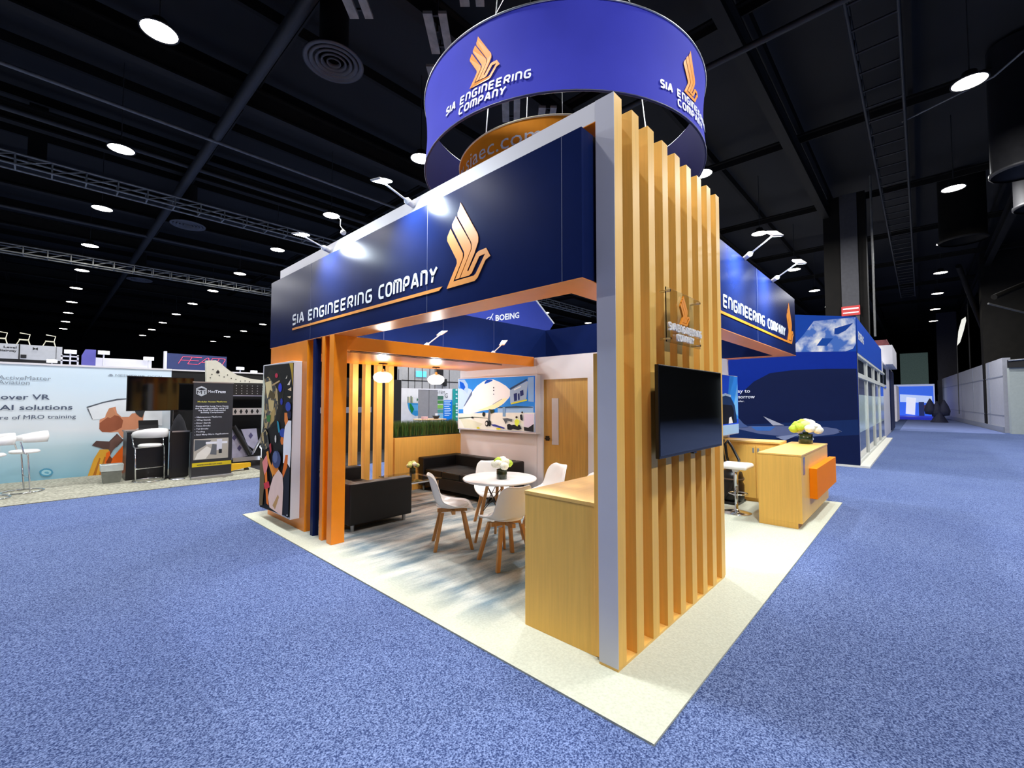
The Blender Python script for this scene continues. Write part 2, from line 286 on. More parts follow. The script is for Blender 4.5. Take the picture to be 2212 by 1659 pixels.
BAN = [
 ('0b0b0a', [(-5.572,2.178),(-4.479,2.161),(-4.516,0.189),(-5.628,0.148)]),
 ('1e1b14', [(-5.579,1.952),(-5.324,2.115),(-4.976,2.057),(-4.801,1.822),(-4.822,1.568),(-4.974,1.376),(-5.272,1.282),(-5.553,1.241)]),
 ('8d7443', [(-5.568,1.981),(-5.398,2.018),(-5.195,1.926),(-5.037,1.826),(-4.988,1.621),(-5.089,1.427),(-5.274,1.31),(-5.471,1.245),(-5.558,1.443)]),
 ('e2cf96', [(-5.515,1.935),(-5.274,1.957),(-5.226,1.801),(-5.418,1.704)]),
 ('cdb578', [(-5.377,1.689),(-5.141,1.675),(-5.17,1.508),(-5.327,1.534)]),
 ('5a4d2f', [(-5.306,1.83),(-5.108,1.758),(-5.142,1.689),(-5.38,1.732)]),
 ('b79a5c', [(-5.247,1.507),(-5.098,1.592),(-5.125,1.399),(-5.295,1.323)]),
 ('cfd4bd', [(-5.578,2.069),(-5.503,1.877),(-5.549,1.299),(-5.625,1.18),(-5.628,1.734)]),
 ('c5a878', [(-5.232,1.899),(-4.952,1.953),(-4.94,1.933),(-5.211,1.878)]),
 ('c22648', [(-5.011,2.017),(-5.026,1.993),(-5.065,1.985),(-5.106,1.996),(-5.124,2.022),(-5.108,2.045),(-5.069,2.054),(-5.029,2.042)]),
 ('2b3fd0', [(-4.856,1.849),(-4.866,1.814),(-4.897,1.793),(-4.938,1.793),(-4.972,1.816),(-4.987,1.852),(-4.976,1.888),(-4.944,1.909),(-4.904,1.908),(-4.87,1.885)]),
 ('2d3aa8', [(-4.817,1.662),(-4.828,1.628),(-4.857,1.615),(-4.888,1.628),(-4.903,1.661),(-4.892,1.695),(-4.862,1.708),(-4.831,1.695)]),
 ('bf9d35', [(-4.612,2.161),(-4.486,2.159),(-4.487,1.855),(-4.539,2.037)]),
 ('e6dccb', [(-4.728,1.963),(-4.672,2.01),(-4.687,1.967)]),
 ('e6dccb', [(-4.669,1.879),(-4.544,1.953),(-4.58,1.876)]),
 ('e2c8a0', [(-4.645,1.819),(-4.529,1.849),(-4.523,1.795)]),
 ('e2c8a0', [(-4.657,1.727),(-4.533,1.736),(-4.555,1.703)]),
 ('3f7a3c', [(-5.403,1.461),(-5.245,1.479),(-5.259,1.381),(-5.378,1.377)]),
 ('1f8fa8', [(-5.001,1.403),(-4.938,1.391),(-4.877,1.259),(-4.93,1.243),(-4.971,1.322)]),
 ('c9c7bb', [(-5.625,1.18),(-5.474,1.302),(-5.348,1.223),(-5.257,1.032),(-5.453,0.975),(-5.63,1.006)]),
 ('2a2825', [(-5.51,1.215),(-5.41,1.248),(-5.34,1.096),(-5.458,1.046)]),
 ('6b5a3a', [(-5.621,0.862),(-5.486,0.845),(-5.425,0.525),(-5.485,0.192),(-5.617,0.171)]),
 ('b3343a', [(-5.266,1.059),(-5.202,1.091),(-5.169,0.983),(-5.22,0.938)]),
 ('d8d4cc', [(-4.998,1.159),(-5.005,1.12),(-5.025,1.103),(-5.047,1.117),(-5.058,1.155),(-5.051,1.194),(-5.031,1.211),(-5.009,1.196)]),
 ('e27a30', [(-4.733,1.154),(-4.742,1.119),(-4.768,1.096),(-4.803,1.094),(-4.832,1.113),(-4.845,1.148),(-4.836,1.183),(-4.809,1.207),(-4.775,1.208),(-4.745,1.188)]),
 ('2c4aa6', [(-4.659,1.257),(-4.678,1.221),(-4.732,1.197),(-4.801,1.193),(-4.859,1.212),(-4.883,1.246),(-4.863,1.282),(-4.808,1.306),(-4.738,1.309),(-4.682,1.29)]),
 ('e8843a', [(-4.721,1.517),(-4.629,1.518),(-4.589,1.402),(-4.67,1.334),(-4.719,1.411)]),
 ('3148a8', [(-4.51,1.598),(-4.52,1.567),(-4.552,1.544),(-4.596,1.534),(-4.642,1.542),(-4.677,1.565),(-4.691,1.596),(-4.681,1.628),(-4.648,1.651),(-4.603,1.659),(-4.557,1.651),(-4.523,1.628)]),
 ('1b2140', [(-4.488,1.495),(-4.499,1.461),(-4.531,1.439),(-4.572,1.438),(-4.606,1.458),(-4.621,1.492),(-4.61,1.527),(-4.577,1.549),(-4.536,1.549),(-4.502,1.529)]),
 ('f3f2f4', [(-4.694,1.333),(-4.574,1.422),(-4.481,1.419),(-4.474,1.088),(-4.499,0.825),(-4.595,0.873),(-4.731,0.86),(-4.735,1.135)]),
 ('1d2028', [(-4.704,0.68),(-4.593,0.841),(-4.499,0.825),(-4.516,0.189),(-4.712,0.199)]),
 ('e8721f', [(-4.651,0.971),(-4.567,0.978),(-4.586,0.822),(-4.72,0.663),(-4.742,0.741)]),
 ('ec8a2e', [(-5.1,0.852),(-4.886,0.792),(-4.882,0.713),(-5.024,0.656),(-5.162,0.75)]),
 ('ef9a35', [(-5.351,0.955),(-5.273,0.978),(-5.24,0.881),(-5.046,0.708),(-5.079,0.636),(-5.304,0.847)]),
 ('ee8d86', [(-5.504,0.8),(-5.329,0.922),(-5.273,0.78),(-5.323,0.692),(-5.411,0.626)]),
 ('ef7c22', [(-5.399,0.641),(-5.307,0.693),(-5.216,0.235),(-5.295,0.25)]),
 ('d23a48', [(-5.424,0.511),(-5.228,0.564),(-5.177,0.488),(-5.378,0.433)]),
 ('3c4770', [(-4.803,0.899),(-4.815,0.848),(-4.854,0.803),(-4.913,0.775),(-4.981,0.768),(-5.044,0.784),(-5.09,0.821),(-5.109,0.872),(-5.096,0.925),(-5.055,0.97),(-4.994,0.998),(-4.926,1.003),(-4.864,0.985),(-4.82,0.948)]),
 ('5f6d98', [(-4.912,0.923),(-4.925,0.874),(-4.967,0.841),(-5.022,0.836),(-5.068,0.861),(-5.088,0.908),(-5.074,0.957),(-5.031,0.99),(-4.976,0.994),(-4.931,0.968)]),
 ('f0cfc0', [(-5.061,0.638),(-4.866,0.761),(-4.722,0.704),(-4.69,0.552),(-4.711,0.18),(-5.168,0.216),(-5.234,0.342),(-5.166,0.489)]),
 ('c79a62', [(-5.057,0.261),(-4.866,0.436),(-4.828,0.402),(-4.962,0.223)]),
 ('ffffff', [(-4.521,0.224),(-4.526,0.217),(-4.54,0.213),(-4.554,0.213),(-4.56,0.217),(-4.555,0.223),(-4.541,0.228),(-4.527,0.228)]),
]
BOE = [
 ('0b3f98', [(-5.45,4.83),(0.24,3.83),(0.22,2.94),(-5.47,3.32)]),
 ('CLOUD', [(-1.54,2.97),(-1.1,3.26),(-0.9,3.5),(-0.67,3.83),(0.22,3.82),(0.21,3.14),(0.15,3.02),(0.0,2.96)]),
 ('0d3c8c', [(-0.22,3.58),(0.17,3.68),(0.01,3.5),(-0.15,3.42),(-0.23,3.43)]),
 ('0f4494', [(-0.62,3.16),(-0.49,3.35),(-0.26,3.32),(-0.4,3.14)]),
 ('03298a', [(-5.47,3.32),(0.22,2.94),(0.23,0.03),(-5.51,-0.38)]),
 ('0d1a40', [(-5.51,-0.57),(0.23,0.04),(0.21,2.5),(-0.41,2.53),(-1.18,2.53),(-1.74,2.47),(-2.16,2.24),(-2.5,1.91),(-2.88,1.35),(-3.9,0.73),(-5.5,0.59)]),
 ('132a58', [(-5.5,0.72),(0.21,1.21),(0.22,0.82),(-5.51,0.2)]),
 ('5f6a8c', [(-2.62,0.9),(-2.26,0.95),(-0.95,1.0),(-0.44,0.99),(-0.24,0.96),(-0.12,0.89),(-0.29,0.81),(-0.79,0.72),(-1.54,0.7),(-2.02,0.73),(-2.62,0.85)]),
 ('3f6fb4', [(-2.26,0.93),(-1.63,0.96),(-1.77,0.83),(-2.11,0.82)]),
 ('aeb0b8', [(-1.93,1.24),(-1.41,1.0),(-1.69,0.99)]),
 ('8a94ae', [(-1.63,0.67),(-1.0,0.8),(-1.41,0.58)]),
 ('39415c', [(-0.2,0.91),(-0.14,0.9),(-0.17,0.86)]),
 ('4a5f8c', [(-2.72,1.01),(-2.59,1.18),(-2.46,1.02),(-2.31,0.92),(-2.67,0.87)]),
 ('c5c9ce', [(-0.73,0.66),(-0.75,0.63),(-0.8,0.6),(-0.87,0.58),(-0.94,0.59),(-0.99,0.61),(-1.01,0.65),(-0.99,0.68),(-0.94,0.71),(-0.87,0.73),(-0.8,0.72),(-0.75,0.7)]),
 ('20263a', [(-0.98,0.65),(-0.99,0.6),(-1.01,0.58),(-1.04,0.6),(-1.05,0.64),(-1.03,0.69),(-1.01,0.71),(-0.98,0.69)]),
]
AMART = [
 ('d9926e', [(-1.43,1.52),(-1.24,1.55),(-1.07,1.36),(-0.76,1.41),(-0.78,1.07),(-0.94,0.98),(-1.1,0.78),(-1.16,0.85),(-1.21,0.96),(-1.33,0.95),(-1.48,0.97),(-1.53,1.04),(-1.53,1.24),(-1.47,1.31)]),
 ('9c5a40', [(-1.53,1.17),(-1.34,1.36),(-1.2,1.32),(-1.13,1.22),(-1.15,1.06),(-1.23,1.0),(-1.35,0.96),(-1.48,0.97),(-1.53,1.04)]),
 ('c98a66', [(-1.43,1.52),(-1.32,1.52),(-1.26,1.36),(-1.35,1.28),(-1.43,1.31)]),
 ('e9edf0', [(-1.75,1.54),(-1.48,1.64),(-1.25,1.71),(-1.06,1.72),(-0.93,1.45),(-1.03,1.3),(-1.16,1.3),(-1.24,1.39),(-1.27,1.54),(-1.38,1.5),(-1.43,1.36),(-1.44,1.3),(-1.51,1.26),(-1.65,1.25)]),
 ('5a6068', [(-1.75,1.54),(-1.48,1.65),(-1.25,1.72),(-1.06,1.73),(-1.06,1.71),(-1.25,1.68),(-1.48,1.62),(-1.74,1.51)]),
 ('6a6f76', [(-1.74,1.5),(-1.72,1.51),(-1.64,1.26),(-1.65,1.26)]),
 ('3e3f40', [(-0.93,1.45),(-0.74,1.45),(-0.79,1.28),(-0.84,1.3),(-0.91,1.38)]),
 ('f0f3f6', [(-0.74,1.45),(-0.42,1.44),(-0.41,1.07),(-0.69,1.11),(-0.78,1.07),(-0.77,1.29)]),
 ('5b4540', [(-1.64,0.68),(-1.57,0.78),(-1.36,0.75),(-1.23,0.92),(-1.13,0.79),(-1.07,0.81),(-1.22,0.62),(-1.3,0.56),(-1.45,0.59)]),
 ('6e5148', [(-1.34,0.75),(-1.21,0.9),(-1.14,0.79),(-1.22,0.64),(-1.29,0.54),(-1.34,0.41),(-1.35,0.57)]),
 ('e0a53a', [(-1.69,0.01),(-1.6,0.38),(-1.51,0.58),(-1.36,0.57),(-1.33,0.43),(-1.41,0.26),(-1.46,-0.0)]),
 ('b5702a', [(-1.61,0.0),(-1.51,0.4),(-1.49,0.38),(-1.56,-0.01)]),
 ('b5702a', [(-1.51,-0.0),(-1.43,0.41),(-1.4,0.4),(-1.48,0.0)]),
 ('ee6a22', [(-1.4,0.49),(-1.34,0.54),(-1.32,0.33),(-1.1,0.67),(-1.06,0.65),(-1.04,-0.05),(-1.48,0.0),(-1.42,0.26)]),
 ('7a3f22', [(-1.4,0.28),(-1.34,0.43),(-1.29,0.35),(-1.34,0.17)]),
 ('5aa0c0', [(-2.22,0.15),(-2.23,0.12),(-2.25,0.1),(-2.28,0.08),(-2.32,0.08),(-2.36,0.09),(-2.39,0.11),(-2.41,0.14),(-2.42,0.18),(-2.42,0.21),(-2.39,0.23),(-2.36,0.25),(-2.32,0.25),(-2.28,0.24),(-2.25,0.22),(-2.23,0.19)]),
 ('a9d8e4', [(-2.25,0.16),(-2.25,0.14),(-2.27,0.12),(-2.29,0.11),(-2.32,0.11),(-2.35,0.12),(-2.37,0.13),(-2.39,0.15),(-2.39,0.17),(-2.39,0.19),(-2.37,0.21),(-2.35,0.22),(-2.32,0.22),(-2.29,0.21),(-2.27,0.2),(-2.25,0.18)]),
 ('6fb0cc', [(-2.28,0.15),(-2.28,0.14),(-2.3,0.13),(-2.32,0.14),(-2.34,0.15),(-2.35,0.16),(-2.34,0.18),(-2.32,0.18),(-2.3,0.18),(-2.29,0.17)]),
]
SYSART = [
 ('e2e2e4', [(7.49,2.17),(10.53,2.23),(10.54,0.76),(7.49,0.86)]),
 ('3a9bd9', [(7.79,1.6),(8.33,1.58),(8.33,1.06),(8.18,1.05),(7.99,1.15),(7.85,1.34)]),
 ('63b4ee', [(8.02,1.52),(8.33,1.52),(8.33,1.27),(8.14,1.27)]),
 ('1f8a46', [(7.89,1.55),(7.96,1.58),(8.12,1.34),(8.01,1.15),(7.91,1.36)]),
 ('5d6b52', [(7.8,1.85),(7.84,1.85),(7.84,1.6),(7.8,1.6)]),
 ('c8c49a', [(7.86,1.84),(7.91,1.84),(7.92,1.6),(7.86,1.6)]),
 ('4d5a4a', [(7.94,1.89),(7.98,1.89),(7.98,1.6),(7.94,1.6)]),
 ('a7b08a', [(7.99,1.84),(8.04,1.84),(8.05,1.6),(7.99,1.6)]),
 ('44715a', [(8.23,1.73),(8.27,1.81),(8.31,1.73),(8.28,1.66)]),
 ('44705c', [(9.3,1.9),(9.63,1.9),(9.63,1.74),(9.3,1.74)]),
 ('4b8a48', [(9.3,1.7),(9.63,1.7),(9.63,1.56),(9.3,1.56)]),
 ('7db653', [(9.3,1.51),(9.62,1.51),(9.62,1.35),(9.3,1.35)]),
 ('4a9088', [(9.29,1.31),(9.62,1.31),(9.62,1.16),(9.29,1.17)]),
 ('7fb0c8', [(9.29,1.13),(9.62,1.12),(9.62,0.82),(9.3,0.83)]),
 ('0a78d8', [(9.64,1.71),(10.12,1.72),(10.11,0.79),(9.62,0.81)]),
 ('2c9a9a', [(10.14,2.22),(10.51,2.23),(10.49,0.78),(10.13,0.79)]),
 ('2f8a60', [(10.17,1.5),(10.31,1.5),(10.31,0.78),(10.14,0.79)]),
 ('d6e8ff', [(9.66,1.68),(10.06,1.68),(10.06,1.65),(9.66,1.65)]),
 ('d6e8ff', [(9.66,1.6),(9.98,1.6),(9.98,1.57),(9.66,1.57)]),
 ('d6e8ff', [(9.66,1.52),(10.03,1.52),(10.03,1.49),(9.66,1.5)]),
 ('d6e8ff', [(9.66,1.44),(9.95,1.44),(9.95,1.42),(9.66,1.42)]),
 ('d6e8ff', [(9.66,1.36),(10.0,1.36),(10.0,1.33),(9.66,1.34)]),
 ('d6e8ff', [(9.67,1.28),(10.05,1.28),(10.05,1.25),(9.67,1.26)]),
 ('d6e8ff', [(9.67,1.21),(9.97,1.2),(9.97,1.18),(9.67,1.18)]),
 ('d6e8ff', [(9.67,1.13),(10.02,1.12),(10.02,1.09),(9.67,1.1)]),
 ('d6e8ff', [(9.67,1.05),(9.94,1.04),(9.94,1.02),(9.67,1.02)]),
 ('bfe4e4', [(10.41,2.18),(10.39,2.15),(10.35,2.13),(10.3,2.14),(10.28,2.17),(10.3,2.2),(10.35,2.22),(10.39,2.21)]),
 ('bfe4e4', [(10.41,1.98),(10.39,1.95),(10.35,1.94),(10.3,1.95),(10.29,1.98),(10.3,2.01),(10.35,2.02),(10.39,2.01)]),
 ('bfe4e4', [(10.41,1.8),(10.4,1.77),(10.35,1.76),(10.3,1.77),(10.29,1.8),(10.3,1.83),(10.35,1.85),(10.39,1.83)]),
 ('bfe4e4', [(10.42,1.55),(10.4,1.52),(10.35,1.51),(10.31,1.52),(10.29,1.55),(10.31,1.58),(10.35,1.59),(10.4,1.58)]),
 ('bfe4e4', [(10.42,1.43),(10.4,1.4),(10.35,1.39),(10.31,1.4),(10.29,1.43),(10.31,1.46),(10.35,1.48),(10.4,1.46)]),
 ('bfe4e4', [(10.42,1.26),(10.4,1.23),(10.35,1.22),(10.31,1.23),(10.29,1.26),(10.31,1.29),(10.35,1.3),(10.4,1.29)]),
 ('bfe4e4', [(10.42,1.15),(10.4,1.12),(10.36,1.11),(10.31,1.12),(10.29,1.15),(10.31,1.18),(10.35,1.19),(10.4,1.18)]),
 ('bfe4e4', [(10.42,0.97),(10.4,0.94),(10.36,0.93),(10.31,0.95),(10.29,0.98),(10.31,1.01),(10.36,1.02),(10.4,1.0)]),
]
CURVE = [
 ('dcd9c4', [(0.18,2.62),(0.37,2.64),(0.47,2.58),(0.55,2.5),(0.67,2.4),(0.82,2.31),(1.11,2.23),(1.36,2.2),(1.69,2.19),(1.69,2.12),(1.36,2.12),(0.2,2.11)]),
]
# ================================================================ HALL SHELL
def carpet_mat():
    m = bpy.data.materials.new('blue_carpet'); m.use_nodes = True; nt = m.node_tree; N = nt.nodes; L = nt.links; b = N['Principled BSDF']
    b.inputs['Roughness'].default_value = .95; b.inputs['Specular IOR Level'].default_value = .1
    tc = N.new('ShaderNodeTexCoord')
    n = N.new('ShaderNodeTexNoise'); n.inputs['Scale'].default_value = 125; n.inputs['Detail'].default_value = 3; L.new(tc.outputs['Object'], n.inputs['Vector'])
    r = N.new('ShaderNodeValToRGB'); r.color_ramp.elements[0].position = .38; r.color_ramp.elements[1].position = .70
    r.color_ramp.elements[0].color = lin('2e3d68'); r.color_ramp.elements[1].color = lin('8699c6'); L.new(n.outputs[0], r.inputs[0])
    n2 = N.new('ShaderNodeTexNoise'); n2.inputs['Scale'].default_value = .6; L.new(tc.outputs['Object'], n2.inputs['Vector'])
    mx = N.new('ShaderNodeMix'); mx.data_type = 'RGBA'; mx.blend_type = 'MULTIPLY'; mx.inputs[0].default_value = .35
    r2 = N.new('ShaderNodeValToRGB'); r2.color_ramp.elements[0].color = (.62,.66,.8,1); r2.color_ramp.elements[1].color = (1,1,1,1); r2.color_ramp.elements[0].position = .35; r2.color_ramp.elements[1].position = .65
    L.new(n2.outputs[0], r2.inputs[0]); L.new(r.outputs[0], mx.inputs[6]); L.new(r2.outputs[0], mx.inputs[7]); L.new(mx.outputs[2], b.inputs['Base Color'])
    bp = N.new('ShaderNodeBump'); bp.inputs['Strength'].default_value = .5; bp.inputs['Distance'].default_value = .01; L.new(n.outputs[0], bp.inputs['Height']); L.new(bp.outputs[0], b.inputs['Normal'])
    return m
def cream_mat():
    m = bpy.data.materials.new('cream_streaked_carpet'); m.use_nodes = True; nt = m.node_tree; N = nt.nodes; L = nt.links; b = N['Principled BSDF']
    b.inputs['Roughness'].default_value = .95; b.inputs['Specular IOR Level'].default_value = .1
    tc = N.new('ShaderNodeTexCoord'); sp = N.new('ShaderNodeSeparateXYZ'); L.new(tc.outputs['Object'], sp.inputs[0])
    mp = N.new('ShaderNodeMapping'); mp.inputs['Scale'].default_value = (.75, 3.2, 1); mp.inputs['Rotation'].default_value = (0, 0, .15); L.new(tc.outputs['Object'], mp.inputs[0])
    n = N.new('ShaderNodeTexNoise'); n.inputs['Scale'].default_value = 1.5; n.inputs['Detail'].default_value = 4; L.new(mp.outputs[0], n.inputs['Vector'])
    r = N.new('ShaderNodeValToRGB'); r.color_ramp.elements[0].position = .40; r.color_ramp.elements[1].position = .62
    r.color_ramp.elements[0].color = lin('74868f'); r.color_ramp.elements[1].color = lin('c8cac2'); L.new(n.outputs[0], r.inputs[0])
    f = N.new('ShaderNodeTexNoise'); f.inputs['Scale'].default_value = 60; f.inputs['Detail'].default_value = 3; L.new(tc.outputs['Object'], f.inputs['Vector'])
    rf = N.new('ShaderNodeValToRGB'); rf.color_ramp.elements[0].position = .3; rf.color_ramp.elements[1].position = .7; rf.color_ramp.elements[0].color = (.8,.8,.78,1); L.new(f.outputs[0], rf.inputs[0])
    def rng(sock, a, c, e, g):
        q = N.new('ShaderNodeMapRange'); q.inputs[1].default_value = a; q.inputs[2].default_value = c; q.inputs[3].default_value = e; q.inputs[4].default_value = g; L.new(sock, q.inputs[0]); return q.outputs[0]
    # plain border strip, patterned tiles inside it (world metres: object origin is the carpet centre)
    mxm = N.new('ShaderNodeMath'); mxm.operation = 'MULTIPLY'
    L.new(rng(sp.outputs[0], -3.4, -3.0, 0, 1), mxm.inputs[0]); L.new(rng(sp.outputs[1], -2.0, -1.5, 0, 1), mxm.inputs[1])
    mx = N.new('ShaderNodeMix'); mx.data_type = 'RGBA'; mx.inputs[6].default_value = lin('c6c8b6'); L.new(mxm.outputs[0], mx.inputs[0]); L.new(r.outputs[0], mx.inputs[7])
    m2 = N.new('ShaderNodeMix'); m2.data_type = 'RGBA'; m2.blend_type = 'MULTIPLY'; m2.inputs[0].default_value = .8; L.new(mx.outputs[2], m2.inputs[6]); L.new(rf.outputs[0], m2.inputs[7])
    L.new(m2.outputs[2], b.inputs['Base Color'])
    bp = N.new('ShaderNodeBump'); bp.inputs['Strength'].default_value = .4; bp.inputs['Distance'].default_value = .01; L.new(f.outputs[0], bp.inputs['Height']); L.new(bp.outputs[0], b.inputs['Normal'])
    return m
fl = struct(MB().box(-22, 105, -14, 82, -.1, 0).build('floor', carpet_mat(), at=(0,0,-.1)))
HZ = 11.6
struct(bx('ceiling', (-22, 105, -14, 82, HZ, HZ+.2), mat('black_deck', '070707', .9, noise=.3, nscale=1.2)))
WM = mat('black_hall_wall', '101012', .9, noise=.2, nscale=.5)
struct(bx('wall_left', (-22.3, -22, -14, 82, 0, HZ), WM)); struct(bx('wall_far', (105, 105.3, -14, 82, 0, HZ), WM))
struct(bx('wall_back', (-22, 105, 82, 82.3, 0, HZ), WM)); struct(bx('wall_right', (-22, 105, -14.3, -14, 0, HZ), WM))
# steel under the roof deck
def beam(name, d, m, label, grp): o = bx(name, d, m); tag(o, label, 'beam', grp); return o
for i, y in enumerate([-4.6, 1.6, 6.4, 12.5, 18.4, 24.3, 30.2, 36, 42, 50, 58, 66]):
    o = MB().box(-22, 105, y-.14, y+.14, 10.62, 10.68).box(-22, 105, y-.02, y+.02, 10.1, 10.62).box(-22, 105, y-.14, y+.14, 10.04, 10.1).build('roof_girder', DARK)
    tag(o, 'black painted roof girder running away to the right under the deck', 'beam', 'roof girders running toward the far right')
for i, x in enumerate([-14.5, -8, -4.4, 1.6, 8.5, 15.4, 22.4, 29.2, 36, 44, 52, 62, 74, 88]):
    o = MB().box(x-.12, x+.12, -14, 82, 10.9, 10.96).box(x-.02, x+.02, -14, 82, 10.68, 10.9).build('roof_beam', DARK)
    tag(o, 'black roof beam crossing under the deck toward the left distance', 'beam', 'roof beams running toward the far left')
for i in range(34):
    y = -13 + i*2.9
    o = bx('roof_joist', (-22, 105, y-.06, y+.06, 11.1, 11.4), DARK2); tag(o, 'thin black roof joist close under the deck', 'joist', 'thin roof joists')
def pipe(pts, r, m, label, cat='pipe', grp=None, name='ceiling_pipe'):
    return tag(MB().tube(pts, r, 8).build(name, m), label, cat, grp)
PIPE = mat('grey_black_pipe', '131312', .6, noise=.2); LP = mat('light_conduit', '5c5c5a', .5, noise=.2)
pipe([(-22,14.2,9.6),(105,14.2,9.6)], .05, LP, 'thin pale conduit crossing left part of ceiling above the second lamp')
pipe([(.98,-14,9.75),(.98,82,9.75)], .16, PIPE, 'thick dark round pipe running toward the far left beside the air diffusers')
pipe([(-22,17.2,9.9),(105,17.2,9.9)], .09, PIPE, 'dark pipe crossing ceiling behind the second row of lamps')
pipe([(-22,26.0,9.7),(105,26.0,9.7)], .09, PIPE, 'dark pipe crossing ceiling behind the fourth row of lamps')
pipe([(7.6,-14,9.2),(7.6,30,9.2)], .07, PIPE, 'dark sprinkler main passing above the blue round banner')
pipe([(8.4,-5.6,9.6),(13.2,-2.9,9.6),(14.0,-1.2,9.6)], .025, LP, 'bent pale conduit high in the upper right', name='ceiling_conduit')
# cable trays / lighting trusses running along +X (upper right) and across (upper left)
def ladder(name, p, q, width, m, label, cat, depth=.35, step=.8, r=.035, grp=None):
    t = thing(name, label, cat, (p[0], p[1], p[2]), 0, grp); P = Vector(p); Q = Vector(q); d = (Q-P).normalized(); s = Vector((-d.y, d.x, 0)); n = int((Q-P).length/step)
    for sg in (-1, 1):
        for up in (0, 1):
            a = P + s*sg*width/2 + Vector((0,0,up*depth)); MB().cyl(a, a + (Q-P), r, n=6).build('rail', m, t)
    z = MB()
    for i in range(n+1):
        a = P + d*i*step; z.cyl(a - s*width/2, a + s*width/2, r*.7, n=5).cyl(a - s*width/2, a - s*width/2 + Vector((0,0,depth)), r*.7, n=5).cyl(a + s*width/2, a + s*width/2 + Vector((0,0,depth)), r*.7, n=5)
        if i < n: z.cyl(a - s*width/2, a + d*step - s*width/2 + Vector((0,0,depth)), r*.6, n=5)
    z.build('lacing', m, t); return t
ladder('cable_tray', (3, -.9, 9.2), (40, -.9, 9.2), .75, PIPE, 'dark twin rail cable tray receding at upper right', 'tray')
GTR = mat('grey_truss_metal', '7d7d76', .6, .1, noise=.25, nscale=4)
ladder('lighting_truss', (-12, 19.2, 9.0), (30, 19.2, 9.0), .5, GTR, 'grey box truss crossing left ceiling between lamp rows', 'truss')
ladder('lighting_truss', (-12, 29.6, 8.6), (30, 29.6, 8.6), .5, GTR, 'grey box truss further back crossing the left ceiling', 'truss')
for i, (x, y, l) in enumerate([(1.2, 4.6, 1.4), (2.5, 4.3, 1.2), (1.3, 6.2, .9), (2.9, 5.7, 1.0), (4.4, 4.4, 1.4), (5.4, 6.0, 1.6), (7.0, 6.2, 2.2), (3.9, 6.9, 1.4)]):
    t = thing('steel_tray', 'grey galvanised ceiling tray seen around the blue round banner', 'tray', (x, y, 9.2), .75, 'grey galvanised trays above the round banner')
    MB().box(-l/2, l/2, -.26, -.1, 0, .06).build('channel', GTR, t, world=False); MB().box(-l/2, l/2, .02, .2, 0, .06).build('channel', GTR, t, world=False)
    MB().box(-l/2+.1, -l/2+.14, -.26, .2, .06, .1).box(l/2-.14, l/2-.1, -.26, .2, .06, .1).box(-.02, .02, -.02, .02, .06, 2.2).build('hanger', PIPE, t, world=False)
# round air diffusers
def diffuser(x, y, label, r=.62):
    t = thing('air_diffuser', label, 'diffuser', (x, y, 9.0)); D = mat('dark_grey_diffuser', '3a3a3c', .5, noise=.1)
    for k in range(5):
        a = r*(1 - k*.19); MB().lathe([(a*.80, .06), (a, .02), (a*1.0, .0), (a*.90, -.02), (a*.80, .05)], n=36).build('ring', D, t, world=False)
    MB().lathe([(.3, .1), (.3, 1.68)], n=20).build('duct', DARK2, t, world=False)
diffuser(1.68, 7.75, 'large black concentric ring air diffuser in upper left ceiling'); diffuser(1.55, 20.85, 'smaller concentric ring air diffuser beside the grey trusses')
diffuser(1.45, 33.1, 'farthest faint ring air diffuser on the left'); diffuser(17.5, 12.4, 'round air diffuser seen under the banner header through the booth')
for (x, y, lab) in [(15.6, -3.6, 'wide dark duct drop beside the right lamp'), (19.2, -4.4, 'second dark duct drop behind the right lamps')]:
    t = thing('air_duct', lab, 'duct', (x, y, 7.9)); D = mat('duct_sheet', '17171a', .55, .1, noise=.2)
    MB().lathe([(.62, 0), (.66, .03), (.66, .10), (.62, .13), (.62, 3.6)], n=32).build('drum', D, t, world=False); MB().lathe([(.02, .5), (.6, .5)], n=32).build('throat', BLACKM, t, world=False)
t = thing('air_duct', 'round black duct opening low beside the tall dark column', 'duct', (24.6, -2.9, 8.6)); MB().lathe([(.75,0),(.8,.04),(.8,.1),(.75,.14),(.75,2.98)], n=32).build('drum', DARK, t, world=False)
pipe([(27,-7.5,9.3),(60,-7.5,9.3)], .55, mat('big_duct', '141415', .6, .1, noise=.2), 'wide horizontal round duct along the right side of ceiling', 'duct', name='air_duct')
